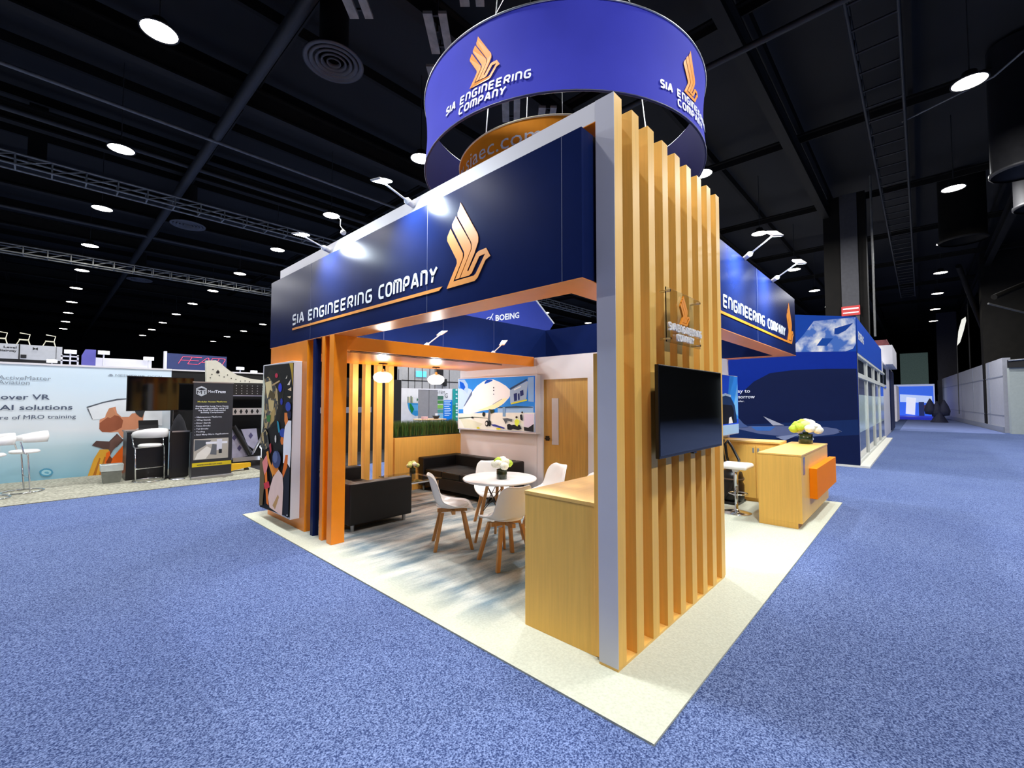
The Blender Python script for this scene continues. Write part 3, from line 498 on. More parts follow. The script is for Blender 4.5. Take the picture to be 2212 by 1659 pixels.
# high bay lamps on their grid
HOUS = mat('lamp_housing', '2a2a2a', .5, noise=.1); DIFF = emat('lamp_glow', 'fff6e6', 24)
def make_lamp():
    t = thing('high_bay_lamp', '', 'lamp', (0, 0, 9))
    MB().lathe([(.0, .24), (.13, .24), (.15, .12), (.31, .05), (.33, 0), (.30, 0)], n=28).build('housing', HOUS, t, world=False)
    MB().lathe([(.0, .012), (.30, .012)], n=28).build('diffuser', DIFF, t, world=False)
    MB().cyl((0,0,.24), (0,0,2.6), .012, n=6).build('hanger', HOUS, t, world=False)
    return t
L0 = make_lamp(); nlamp = 0
XS = [-7.5, -1.05, 5.2, 11.9, 18.8, 26, 32.4, 39, 46, 53]; YS = [-8.3, -2.4, 3.6, 9.5, 15.5, 21.3, 27.2, 33, 38.7, 44.6, 50.5, 56.4, 62.3]
SPEC = {(-1.05, 9.5): 'largest white high bay lamp glowing at upper left', (-1.05, 15.5): 'white high bay lamp below the big one on the left', (-1.05, 21.3): 'third white high bay lamp down the left column',
 (-1.05, 27.2): 'fourth white high bay lamp down the left column', (-1.05, 33): 'fifth white high bay lamp down the left column', (5.2, 9.5): 'small bright lamp touching left edge of the blue round banner', (5.2, 15.5): 'white lamp with a dangling pale camera under it left of the header',
 (5.2, 21.3): 'white lamp second in the column left of the header', (5.2, 27.2): 'white lamp third in the column left of the header', (5.2, 33): 'white lamp fourth in the column left of the header', (11.9, -2.4): 'large white high bay lamp at upper right',
 (11.9, 3.6): 'bright lamp just right of the slat tower under the round banner', (18.8, -2.4): 'second white high bay lamp on the right side', (26, -2.4): 'third white high bay lamp on the right side', (32.4, -2.4): 'fourth white high bay lamp on the right side',
 (18.8, 3.6): 'white lamp just above the right header arm light', (26, 3.6): 'white lamp between the two right arm lights', (32.4, 3.6): 'white lamp above the blue cloud wall', (39, 3.6): 'small white lamp lowest above the blue cloud wall',
 (18.8, 15.5): 'lamp at edge of the grey tower panel seen under the header', (26, 15.5): 'lamp seen through the booth above the inner navy header'}
SKIP = {(18.8, 9.5), (26, 9.5), (32.4, 9.5), (11.9, 27.2), (11.9, 33), (18.8, 21.3)}
LPOS = [(x, y) for x in XS for y in YS if not ((x, y) in SKIP or (x > 33 and y > 30) or (x < -2 and y < 9) or (y < -8 and x > 20))]
LOBJ = [L0] + [copy_tree(L0) for _ in LPOS[1:]]
ld = bpy.data.lights.new('bay_light', 'AREA'); ld.shape = 'DISK'; ld.size = .55; ld.energy = LAMP_W; ld.color = LAMP_COL
for o, (x, y) in zip(LOBJ, LPOS):
    o.location = (x, y, 9); o['group'] = 'high bay lamps on the ceiling grid'
    o['label'] = SPEC.get((x, y), 'small distant round white high bay lamp in the far rows of ceiling')
    if -8 < x < 34 and y < 34:
        lo = bpy.data.objects.new('bay_light', ld); COL.objects.link(lo); lo.location = (0, 0, -.004); lo.parent = o
# dark columns and riser beside the blue pavilion
COLM = mat('column_paint', '3a3a3e', .7, noise=.1)
t = thing('hall_column', 'tall dark square column rising behind the blue cloud wall', 'column', (22.2, .8, 0)); MB().box(-.35, .35, -.62, .9, 0, HZ-.7).build('shaft', DARK2, t, world=False)
MB().box(-.4, -.351, -.33, .28, 0, HZ-.7).build('face_panel', COLM, t, world=False); 
t2 = thing('warning_sign', 'small red and white sign on the dark column above blue wall', 'sign', (21.765, .8, 5.45)); MB().box(0, .03, -.35, .3, 0, .42).build('plate', mat('red_sign', 'b8322e', .5, noise=.05), t2, world=False)
MB().box(-.004, 0, -.3, .25, .27, .33).box(-.004, 0, -.3, .25, .1, .15).build('stripe', LETTER, t2, world=False)
pipe([(21.4,-.05,HZ-.3),(21.4,-.05,4.4)], .04, LP, 'pale vertical riser pipe right of the tall column', name='riser_pipe')
t = thing('hall_column', 'wide dark column in the far right part of hall', 'column', (38, -5.4, 0)); MB().box(-.7, .7, -1.1, 1.1, 0, HZ-.7).build('shaft', DARK, t, world=False)
t = thing('hall_column', 'dark column left of the aisle end', 'column', (62, -3.5, 0)); MB().box(-.7, .7, -.75, .75, 0, HZ-.7).build('shaft', mat('column_grey', '3c3a40', .7, noise=.1), t, world=False)
t = thing('hall_column', 'faint vertical black drop post hanging high at the left edge', 'column', (-2.75, 20, 9.7)); MB().box(-.22, .22, -.22, .22, 0, HZ-9.7).build('shaft', DARK2, t, world=False)
for i,(a,b) in enumerate([((34,-3.2,9.6),(46,-5.4,5.2)), ((36,-9,9.8),(30,-4.2,6.9))]):
    pipe([a,b], .14, DARK, ['dark diagonal roof brace left of the far right wall', 'dark diagonal roof brace at right edge'][i], 'brace', name='roof_brace')
pipe([(30,-4.0,6.6),(33,-7,5.6)], .05, LP, 'pale thin rod sloping down at far right above grey wall', 'rod', name='steel_rod')
pipe([(44,-4.1,4.0),(44,-4.1,11.5)], .05, PIPE, 'thin dark pole above the far grey wall', 'pole', name='thin_pole')
t = thing('flag_banner', 'pale feather shaped flag on a thin pole high above the far grey wall', 'flag', (36, -3.1, 5.1))
MB().prism([(0,0),(.12,.9),(.35,1.6),(.6,1.75),(.62,1.5),(.45,.9),(.2,.2)], lambda u,v,w_: (w_, -u*.7, v), .03).build('sail', mat('flag_white','d8d8cc',.7,noise=.05), t, world=False)
MB().cyl((0,0,0),(0,.02,-4.2),.02,n=6).build('pole', PIPE, t, world=False)
t = thing('ceiling_lamp_ring', 'warm brass coloured ring lamp above the far grey wall', 'lamp', (42, -5.3, 4.6))
MB().lathe([(.5,.9),(.62,1.0),(.5,1.05)], n=20).build('ring', emat('warm_glow','ffd890',1.6), t, world=False); MB().lathe([(.42,0),(.46,.4),(.6,.62)], n=20).build('drum', mat('brass_drum','b8a476',.4,.3,noise=.1), t, world=False); MB().cyl((0,0,.6),(0,0,6),.03,n=6).build('stem', PIPE, t, world=False)
t = thing('security_camera', 'small pale dome camera hanging under a lamp left of header', 'camera', (5.55, 15.2, 8.35)); MB().sphere((0,0,0), .11, 10).build('dome', WHITEG, t, world=False); MB().tube([(0,0,.1),(-.12,.02,.25),(-.1,.02,.5),(-.3,.1,.62)], .02, 6).build('bracket', WHITEG, t, world=False)
# ================================================================ MAIN BOOTH
CARP = MB().box(-.385, 6.55, -.405, 5.93, 0, .012).build('booth_carpet', cream_mat()); tag(CARP, 'cream and blue-grey streaked booth carpet lying on the blue carpet', 'carpet')
# slat tower
T = thing('slat_tower', 'tall maple slat wall tower with white end panel at the front corner', 'wall', (0, 0, .012))
bx('base_plate', (0, 2.0, .004, .137, .012, .03), WOODH, T)
MB().box(-.003, .0, .0, .137, .03, 3.66).build('end_panel', GREYW, T)
for k in range(9):
    MB().box(.238*k, .238*k+.1, 0, .136, .03, 3.66).build('slat', WOODV, T, bevel=.002)
MB().box(.03, 2.0, .14, .188, .03, 1.985).build('back_panel', WOODV, T, bevel=.002)
MB().box(.3, 1.96, .1365, .1395, 2.35, 2.39).build('cross_rail', WOODV, T)
MB().box(.3, 1.96, .1365, .1395, 3.4, 3.45).build('cross_rail', WOODV, T)
# header ring
H = thing('header_ring', 'navy box header with orange underside running around top of booth', 'sign', (3.1, 2.9, 2.455))
X0, X1, Y0, Y1, ZB, ZT = -.13, 6.4, .163, 5.72, 2.458, 3.44; TW = .28
def hb(name, d): return MB().box(*d).build(name, NAVY, H)
hb('left_box', (X0, X0+TW, Y0, Y1, ZB, ZT)); hb('right_box', (X0+TW, X1, Y0+.004, Y0+TW, ZB, ZT))
hb('rear_box', (X0+TW, X1, Y1-TW, Y1, ZB, ZT)); hb('far_box', (X1-TW, X1, Y0+TW, Y1-TW, ZB, ZT))
s = MB().box(X0, X0+TW, Y0, Y1, ZB-.006, ZB).box(X0+TW, X1, Y0, Y0+TW, ZB-.006, ZB).box(X0+TW, X1, Y1-TW, Y1, ZB-.006, ZB).box(X1-TW, X1, Y0+TW, Y1-TW, ZB-.006, ZB)
s.build('underside', mat('orange_underside', 'e8904c', .3, noise=.03, spec=.5), H)
sm = MB()
for y in (.321, 1.81, 4.293): sm.box(X0-.0008, X0, y-.0025, y+.0025, ZB, ZT)
for x in (4.0,): sm.box(x-.003, x+.003, Y0, Y0+.003, ZB, ZT)
for x in (1.6, 2.9, 4.3): sm.box(x-.003, x+.003, Y1-TW-.001, Y1-TW, ZB, ZT)
sm.build('panel_seams', mat('seam_grey', '46507a', .5, noise=.05), H)
fl_ = fX(X0); fr_ = fY(Y0+.004)
m = MB(); strokes(m, fl_, 'SIA', -4.875, 2.70, .148, width=.38, th=.19, slant=.05); strokes(m, fl_, 'ENGINEERING', -4.36, 2.70, .142, width=1.60, th=.18, slant=.05); strokes(m, fl_, 'COMPANY', -2.63, 2.70, .148, width=.97, th=.18, slant=.05)
o = m.build('lettering', LETTER, H)
m = MB().prism([(-4.87,2.636),(-1.63,2.622),(-1.585,2.652),(-4.87,2.664)], lambda u,v,w_: fl_(u,v,w_+.002), .004); m.build('underline', LOGO, H)
bird(MB(), fl_, -1.525, 2.62, .69, sx=1.0).build('emblem', LOGO, H)
m = MB(); strokes(m, fr_, 'SIA', 2.10, 2.70, .148, width=.37, th=.19, slant=.05); strokes(m, fr_, 'ENGINEERING', 2.60, 2.70, .148, width=1.75, th=.18, slant=.05); strokes(m, fr_, 'COMPANY', 4.52, 2.70, .148, width=1.1, th=.18, slant=.05)
m.build('lettering', LETTER, H)
MB().prism([(2.08,2.62),(5.72,2.62),(5.75,2.65),(2.08,2.65)], lambda u,v,w_: fr_(u,v,w_+.002), .004).build('underline', LOGO, H)
bird(MB(), fr_, 5.74, 2.62, .67, sx=.95).build('emblem', LOGO, H)
# white top beam
B = thing('top_beam', 'long white beam above the left navy header with orange underside', 'beam', (.05, 3, 3.44))
bx('beam_box', (0, .28, .137, 5.745, 3.526, 3.66), WHITE, B); bx('underside', (.0, .28, .137, 5.745, 3.52, 3.526), ORANGE, B)
for y in (1.6, 3.4, 5.6): MB().box(.05, .13, y, y+.08, 3.44, 3.52).build('support', WHITE, B)
# arm lights
GLOW = emat('arm_light_glow', 'dff4ff', 40)
def arm_light(base, head, label, aim, power, back=0):
    b = Vector(base); h = Vector(head); t = thing('arm_light', label, 'lamp', base, 0); t['group'] = 'white arm spotlights'
    d = (h-b); dh = Vector((d.x, d.y, 0)).normalized()
    sd = Vector((-dh.y, dh.x, 0))
    MB().cyl(b, b + d*.22, .028, .034, 10).cyl(b + d*.22, b + d*.30, .034, .012, 10).build('socket', WHITEG, t)
    MB().tube([b + d*.28, b + d*.6 , h], .009, 8).build('arm', WHITEG, t)
    a = (Vector(aim)-h).normalized(); k = dh*.105; up = Vector((0,0,.02))
    nn = a if abs(a.z) < .99 else Vector((0,0,-1)); e1 = sd; e2 = nn.cross(e1).normalized()
    def pl(c, s1, s2, th, mb):
        vs = [c + e1*s1*i + e2*s2*j + nn*q for q in (0, th) for i, j in ((-1,-1),(1,-1),(1,1),(-1,1))]
        mb.add(vs, [(0,3,2,1),(4,5,6,7),(0,1,5,4),(1,2,6,5),(2,3,7,6),(3,0,4,7)])
        return mb
    pl(h - nn*.02, .055, .085, .022, MB()).build('head', WHITEG, t, bevel=.004)
    pl(h + nn*.0025, .046, .076, .002, MB()).build('lens', GLOW, t)
    ld = bpy.data.lights.new('arm_spot', 'AREA'); ld.shape = 'RECTANGLE'; ld.size = .09; ld.size_y = .15; ld.energy = power; ld.color = (.80, .92, 1.0); ld.spread = 2.5
    lo = bpy.data.objects.new('arm_spot', ld); COL.objects.link(lo); lo.parent = t
    lo.location = h + nn*.008 - b; lo.rotation_euler = (-nn).to_track_quat('Z', 'Y').to_euler()
AP = 32
arm_light((.0, 2.225, 3.60), (-.43, 2.08, 3.63), 'white arm spotlight over left header nearer the tower', (-.13, 1.75, 3.0), AP)
arm_light((.0, 4.07, 3.58), (-.43, 3.86, 3.61), 'white arm spotlight over left header farther from the tower', (-.13, 3.5, 3.0), AP)
arm_light((3.49, .18, 3.45), (2.98, -.26, 3.50), 'white arm spotlight over right header nearer the slats', (3.1, .16, 3.0), AP*2)
arm_light((4.89, .18, 3.45), (4.30, -.26, 3.50), 'white arm spotlight over right header near its far end', (4.4, .16, 3.0), AP*2)
arm_light((1.36, 3.95, 2.451), (1.84, 4.12, 2.74), 'white arm spotlight standing on orange canopy, left one', (2.0, 5.4, 1.6), AP*1.4)
arm_light((2.75, 3.95, 2.451), (3.23, 4.12, 2.72), 'white arm spotlight standing on orange canopy, right one', (3.6, 5.4, 1.6), AP*1.4)
# posts, orange wall, canopy
def post(name, d, m, label, cat='post'): return tag(MB().box(*d).build(name, m, bevel=.003), label, cat)
post('orange_post', (-.13, .03, 3.615, 3.735, .012, 2.452), ORANGE, 'wide orange laminate post nearest the opening under left header')
post('orange_post', (-.13, -.06, 3.86, 3.94, .012, 2.452), ORANGE, 'narrow orange post between wide orange post and navy post')
post('navy_post', (-.13, -.06, 4.115, 4.195, .012, 2.452), NAVY, 'narrow navy post between orange post and orange banner wall')
post('orange_wall', (-.13, -.03, 4.37, 5.68, .012, 2.452), ORANGE, 'orange laminate wall section carrying the engine photo lightbox', 'wall')
K = thing('orange_canopy', 'orange laminate canopy slab above the black sofas', 'canopy', (1.8, 4.6, 2.285))
bx('slab', (.032, 3.498, 3.62, 5.43, 2.285, 2.450), ORANGE, K, bevel=.002)
MB().box(.12, 2.75, 3.68, 3.72, 2.279, 2.2849).build('shadow_groove', BLACKM, K); MB().box(.12, 2.9, 3.82, 3.835, 2.281, 2.2849).build('shadow_groove', BLACKM, K)
PG = mat('lamp_glass', 'ffffff', .12, noise=.001); PG.node_tree.nodes['Principled BSDF'].inputs['Alpha'].default_value = .2; BULB = emat('pendant_bulb', 'fff2d8', 9)
def pendant(x, y, lab):
    t = thing('pendant_lamp', lab, 'lamp', (x, y, 2.04), 0, 'glass pendants under the orange canopy')
    MB().lathe([(.045,.115),(.06,.11),(.125,.075),(.155,.025),(.145,-.02),(.10,-.06),(.085,-.068)], n=28).build('glass_shade', PG, t, world=False)
    MB().sphere((0,0,.01), .05, 14, sz=.8).build('bulb', BULB, t, world=False); MB().cyl((0,0,.1),(0,0,.15),.03,.02,12).build('cap', CHROME, t, world=False)
    MB().cyl((0,0,.15),(0,0,.23),.006,n=6).build('cord', BLACK, t, world=False); MB().box(-.07,.07,-.02,.02,.23,.243).build('ceiling_plate', BLACK, t, world=False)
    ld = bpy.data.lights.new('pendant_light','POINT'); ld.energy = 22; ld.color = (1,.97,.93); ld.shadow_soft_size = .05; lo = bpy.data.objects.new('pendant_light', ld); COL.objects.link(lo); lo.parent = t; lo.location = (0,0,-.09)
pendant(1.33, 5.0, 'clear glass pendant lamp in front of the maple slats'); pendant(2.40, 5.0, 'clear glass pendant lamp in front of grey hall background')
# photo lightboxes
def lightbox(name, label, d, frame_m, face_axis, polys, fr, edge, em, cat='picture', special=None):
    t = thing(name, label, cat, (d[0], d[2], d[4])); bx('frame_box', d, frame_m, t, bevel=.004)
    art('photo_print', fr, polys, t, emit=em, special=special); return t
vm = bpy.data.materials.new('engine_print'); vm.use_nodes = True; _n = vm.node_tree; _b = _n.nodes['Principled BSDF']; _v = _n.nodes.new('ShaderNodeTexVoronoi'); _v.inputs['Scale'].default_value = 16
_t = _n.nodes.new('ShaderNodeTexCoord'); _n.links.new(_t.outputs['Object'], _v.inputs[0]); _r = _n.nodes.new('ShaderNodeValToRGB'); _e = _r.color_ramp.elements; _e[0].position = 0; _e[0].color = lin('0f0e0b'); _e[1].position = 1; _e[1].color = lin('efe3b8')
for _p, _c in ((.3,'2c261a'),(.45,'8a6c34'),(.6,'4a4636'),(.75,'c9ad6c')): _q = _e.new(_p); _q.color = lin(_c)
_r.color_ramp.interpolation = 'CONSTANT'; _s = _n.nodes.new('ShaderNodeSeparateColor'); _n.links.new(_v.outputs['Color'], _s.inputs[0]); _n.links.new(_s.outputs[0], _r.inputs[0]); _n.links.new(_r.outputs[0], _b.inputs['Base Color'])
lightbox('engine_photo_lightbox', 'portrait lightbox photo of workers at a jet engine on orange wall', (-.25, -.132, 4.516, 5.617, .16, 2.19), WHITE, 0, BAN, fX(-.2505), 0, .12, special={'8d7443': vm, 'c9c7bb': vm})
# white partition wall with door, closet behind
P = thing('partition_wall', 'white partition wall with wooden door and airport photo behind round table', 'wall', (3.6, 3.4, .012))
bx('wall_panel', (3.5, 3.56, 1.2, 2.5, .012, 2.44), WHITE, P); bx('wall_panel', (3.5, 3.56, 3.42, 5.63, .012, 2.44), WHITE, P); bx('wall_panel', (3.5, 3.56, 2.5, 3.42, 2.045, 2.44), WHITE, P)
bx('side_panel', (3.56, 6.2, 1.2, 1.26, .012, 2.44), WHITE, P); bx('end_panel', (6.14, 6.2, 1.26, 5.4, .012, 2.44), WHITE, P)
D = MB().box(3.53, 3.57, 2.50, 3.42, .012, 2.045).build('door', mat('door_maple', 'c79c50', .4, noise=.1, nscale=3, stretch=(12,12,.7)), P)
MB().box(3.52, 3.529, 3.10, 3.24, .93, 1.72).build('vision_panel', mat('frosted_panel', 'c9c6c8', .3, noise=.03), D)
MB().box(3.522, 3.5295, 3.30, 3.38, .99, 1.07).cyl((3.52, 3.34, 1.03), (3.47, 3.34, 1.03), .012).box(3.465, 3.485, 3.25, 3.35, 1.02, 1.04).build('door_handle', BLACK, D)
MB().box(3.498, 3.4999, 3.55, 3.554, .012, 2.44).build('seam', SILVER, P)
lightbox('airport_photo_lightbox', 'wide lightbox photo of a parked airliner nose at an airport gate', (3.375, 3.498, 3.47, 5.55, 1.10, 2.13), WHITE, 0, AIR, fX(3.3745), 0, .15)
hang = [('1a4fe0', [(4.2,1.09),(6.32,1.09),(6.32,2.12),(4.2,2.12)]), ('2f8df0', [(5.7,1.6),(5.85,2.12),(6.3,2.12),(6.3,1.35),(6.0,1.3)]), ('6fb8f4', [(6.0,1.5),(6.3,2.0),(6.3,1.4)]),
        ('16305c', [(4.2,1.6),(5.6,1.78),(5.9,1.74),(6.1,1.6),(6.2,1.4),(6.22,1.28),(4.2,1.28)]), ('a9c8ea', [(4.2,1.64),(5.6,1.81),(5.9,1.78),(5.9,1.74),(5.6,1.77),(4.2,1.58)]), ('0b1020', [(5.3,1.28),(5.3,1.62),(5.95,1.6),(6.05,1.5),(6.05,1.28)]), ('e8eef6', [(5.75,1.28),(5.78,1.38),(5.9,1.4),(5.98,1.28)]), ('9fc4ee', [(4.2,1.09),(6.32,1.09),(6.32,1.26),(4.2,1.26)])]
lightbox('hangar_photo_lightbox', 'bright blue hangar photo lightbox partly hidden behind slat tower', (4.2, 6.32, 1.08, 1.198, 1.08, 2.13), WHITE, 1, hang, fY(1.0795), 0, .25)
# slat screen and planter
S = thing('slat_screen', 'open screen of maple slats behind the left black sofa', 'screen', (1.4, 5.6, .012))
for x in (.20, .43, .66, .89, 1.121, 1.352, 1.575, 1.807): MB().box(x, x+.103, 5.60, 5.72, .012, 2.452).build('slat', WOODV, S, bevel=.002)
PL = thing('planter_box', 'maple planter wall filled with green artificial grass', 'planter', (2.7, 5.7, .012))
bx('box', (1.945, 3.498, 5.60, 5.85, .012, 1.0), WOODV, PL, bevel=.003)
g = MB()
for i in range(5200):
    x = random.uniform(1.96, 3.48); y = random.uniform(5.61, 5.84); h = random.uniform(.22, .33); a = random.uniform(0, PI); dx = random.uniform(-.04,.04); dy = random.uniform(-.03,.03); wd = .0035
    c, s_ = math.cos(a)*wd, math.sin(a)*wd
    g.add([(x-c,y-s_,1.0),(x+c,y+s_,1.0),(x+c*.8+dx*.5,y+s_*.8+dy*.5,1+h*.6),(x-c*.8+dx*.5,y-s_*.8+dy*.5,1+h*.6),(x+dx,y+dy,1+h)], [(0,1,2,3),(3,2,4)], i % 3)
o = g.build('grass', [mat('grass_dark','1f4a1c',.6,noise=.2), mat('grass_mid','3b6b26',.6,noise=.2), mat('grass_olive','585f24',.6,noise=.2)], PL); o['kind'] = 'stuff'
MB().box(1.96, 3.48, 5.61, 5.84, 1.0, 1.02).build('soil', mat('dark_moss','1c2414',.9,noise=.2), PL)
# sofas
def sofa(label, x0, x1, y0, y1, flip, arm=.17, h=.62, leg=.1):
    t = thing('black_sofa', label, 'sofa', ((x0+x1)/2, (y0+y1)/2, .012)); b = .02
    bk = (x0, x0+.17) if not flip else (x1-.17, x1); st = (x0+.175, x1-.03) if not flip else (x0+.03, x1-.175)
    MB().box(x0, x1, y0, y0+arm, leg, h).build('arm', LEATHER, t, bevel=b); MB().box(x0, x1, y1-arm, y1, leg, h).build('arm', LEATHER, t, bevel=b)
    MB().box(bk[0], bk[1], y0+arm+.003, y1-arm-.003, leg, h).build('backrest', LEATHER, t, bevel=b)
    MB().box(st[0], st[1], y0+arm+.003, y1-arm-.003, leg, .30).build('seat_base', LEATHER, t, bevel=.01)
    n = 2 if y1-y0 < 1.7 else 3; L_ = (y1-y0-2*arm-.01)/n
    for k in range(n): MB().box(st[0], st[1]+(.02 if not flip else 0), y0+arm+.005+k*L_, y0+arm+.005+(k+1)*L_-.004, .302, .42).build('seat_cushion', LEATHER, t, bevel=.02)
    for X in (x0+.08, x1-.08):
        for Y in (y0+.08, y1-.08): MB().cyl((X,Y,.012), (X,Y,leg), .022, .026, 14).build('leg', SILVER, t)
sofa('black loveseat seen from its arm beside the orange post', .22, 1.14, 3.87, 5.46, False)
sofa('black sofa with back against white wall below the airport photo', 2.42, 3.36, 3.72, 5.56, True)
CT = thing('coffee_table', 'low glass coffee table with chrome frame between the black sofas', 'table', (1.78, 4.86, .012))
MB().box(1.45, 2.1, 4.42, 5.3, .40, .41).build('glass_top', GLASS, CT, bevel=.003)
for (x, y) in ((1.49,4.46),(2.06,4.46),(1.49,5.26),(2.06,5.26)): MB().box(x-.014, x+.014, y-.014, y+.014, .012, .40).build('leg', CHROME, CT)
MB().box(1.45,2.1,4.44,4.465,.375,.399).box(1.45,2.1,5.255,5.28,.375,.399).box(1.45,1.475,4.466,5.254,.375,.399).box(2.075,2.1,4.466,5.254,.375,.399).build('frame', CHROME, CT)
MB().box(1.504,2.046,4.45,4.47,.014,.028).build('floor_rail', SILVER, CT); MB().box(1.504,2.046,5.25,5.27,.014,.028).build('floor_rail', SILVER, CT)
# flower vases
FW = mat('bloom_white', 'f2f2dc', .7, noise=.08, nscale=60, bump=.6, bscale=120); FG = mat('bloom_green', 'b4cf3c', .7, noise=.15, nscale=60, bump=.6, bscale=120); FP = mat('bloom_pale_green', 'cfdf86', .7, noise=.1, nscale=60, bump=.6, bscale=120)
VG = mat('vase_leaf_glass', '2c3a26', .08, noise=.25, nscale=12, spec=.6)
def vase(x, y, z, label, s, pat, r=.055, h=.10):
    t = thing('flower_vase', label, 'flowers', (x, y, z)); 
    MB().lathe([(.0,0),(r*s,0),(r*s,h*s),(r*s*.93,h*s),(r*s*.93,.01),(0,.01)], n=24).build('vase', VG, t, world=False)
    n = len(pat); R_ = .095*s; br = .046*s if n < 10 else .037*s
    for i, k in enumerate(pat):
        a = i*2.4; q = R_*math.sqrt((i+.2)/n); zz = h*s + .03*s + .065*s*(1 - (q/R_)**2)
        MB().sphere((q*math.cos(a), q*math.sin(a), zz), br, 14, sz=.85, jit=.07).build('bloom', {'w': FW, 'g': FG, 'p': FP}[k], t, world=False)
    MB().cyl((0,0,.012),(0,0,h*s+.03),.02*s,n=8).build('stems', mat('stem_green','4d6b2c',.7,noise=.1), t, world=False)
vase(1.25, 2.22, .762, 'white and lime green flowers in dark glass vase on round white table', 1.12, 'wgwpwgwwg')
vase(2.0, 5.12, .41, 'pale green flowers in small vase on the glass coffee table', .95, 'ppwpppw')
# round table
RT = thing('round_table', 'round white table with crossed wooden legs in booth', 'table', (1.308, 2.31, .012))
MB().lathe([(0,.738),(.42,.738),(.438,.744),(.44,.75),(.436,.757),(0,.757)] if False else [(.0,.722),(.425,.722),(.438,.73),(.441,.738),(.438,.746),(.43,.75),(0,.75)], n=64).build('table_top', WHITEG, RT, world=False)
for k in range(4):
    a = PI/4 + k*PI/2 + .18; c, s_ = math.cos(a), math.sin(a)
    MB().cyl((c*.14, s_*.14, .70), (c*.29, s_*.29, 0), .021, .016, 10).build('leg', OAK, RT, world=False)
w_ = MB()
for k in range(4):
    a = PI/4 + k*PI/2 + .18; b = a + PI/2
    w_.cyl((math.cos(a)*.15, math.sin(a)*.15, .66), (math.cos(b)*.22, math.sin(b)*.22, .34), .005, n=6).cyl((math.cos(b)*.15, math.sin(b)*.15, .66), (math.cos(a)*.22, math.sin(a)*.22, .34), .005, n=6)
w_.build('wire_brace', BLACK, RT, world=False); MB().box(-.16,.16,-.16,.16,.70,.721).build('top_plate', BLACK, RT, world=False)
# tulip chairs
def make_chair():
    t = thing('shell_chair', '', 'chair', (0,0,.012), 0, 'white shell chairs around the round table')
    prof = [(.245,.415),(.235,.445),(.19,.462),(.10,.452),(0,.440),(-.09,.442),(-.15,.468),(-.19,.52),(-.215,.60),(-.24,.69),(-.262,.765),(-.275,.80),(-.29,.815)]
    wid = [.15,.20,.225,.235,.235,.23,.222,.212,.202,.192,.172,.14,.11]; curl = [.0,.0,.008,.02,.035,.05,.05,.045,.045,.045,.035,.02,.01]
    nt_ = 10; vs = []; n = len(prof)
    for i, (x, z) in enumerate(prof):
        dx, dz = (prof[min(i+1,n-1)][0]-prof[max(i-1,0)][0], prof[min(i+1,n-1)][1]-prof[max(i-1,0)][1]); l = math.hypot(dx, dz); nx, nz = dz/l, -dx/l
        if nz < 0 and i < 5: nx, nz = -nx, -nz
        if i >= 5 and nx < 0: nx, nz = -nx, -nz
        for j in range(nt_+1):
            s_ = -1 + 2*j/nt_; c = curl[i]*abs(s_)**2.4*1.6; vs.append((x + nx*c, s_*wid[i], z + nz*c))
    fs = [(i*(nt_+1)+j, i*(nt_+1)+j+1, (i+1)*(nt_+1)+j+1, (i+1)*(nt_+1)+j) for i in range(n-1) for j in range(nt_)]
    o = MB().add(vs, fs, 0, True).build('shell', WHITEG, t, world=False)
    s = o.modifiers.new('s', 'SUBSURF'); s.levels = 1; s.render_levels = 2; q = o.modifiers.new('t', 'SOLIDIFY'); q.thickness = .012
    c = MB().lathe([(0,.452),(.16,.452),(.19,.46),(.185,.474),(.15,.482),(0,.486)], n=28, sx=1.0, sy=.98).build('seat_pad', WHITEG, t, world=False); 
    MB().box(-.17,.17,-.02,.02,.385,.425).box(-.02,.02,-.17,-.021,.385,.425).box(-.02,.02,.021,.17,.385,.425).build('cross_base', OAK, t, world=False)
    for sx, sy in ((1,1),(1,-1),(-1,1),(-1,-1)):
        MB().add([(sx*a + e*.018, sy*b + f*.02, z) for z, a, b in ((.40,.12,.12),(0,.205,.205)) for e, f in ((-1,-1),(1,-1),(1,1),(-1,1))],
                 [(0,3,2,1),(4,5,6,7),(0,1,5,4),(1,2,6,5),(2,3,7,6),(3,0,4,7)]).build('leg', OAK, t, world=False, bevel=.004)
    return t
CH = make_chair()
for i, (x, y, d, lab) in enumerate([(.835, 2.615, -34, 'white shell chair left of round table in side view with wooden legs'), (.865, 1.79, 74, 'white shell chair nearest the camera seen from behind beside counter'),
        (1.74, 2.88, -125, 'white shell chair behind the round table in front of black sofa'), (2.05, 2.22, 165, 'white shell chair with its back toward the wooden door'), (1.74, 1.60, 125, 'white shell chair mostly hidden behind maple counter, only its top edge visible')]):
    c = CH if i == 0 else copy_tree(CH); c.location = (x, y, .012); c.rotation_euler = (0,0,math.radians(d)); c['label'] = lab
# serving counter
C1 = thing('maple_counter', 'plain maple counter attached behind the slat tower', 'counter', (1, .5, .012))
bx('cabinet', (.05, 1.95, .19, .805, .012, .975), WOODV, C1, bevel=.002); bx('counter_top', (.048, 1.96, .19, .81, .975, 1.0), WOODH, C1, bevel=.002)
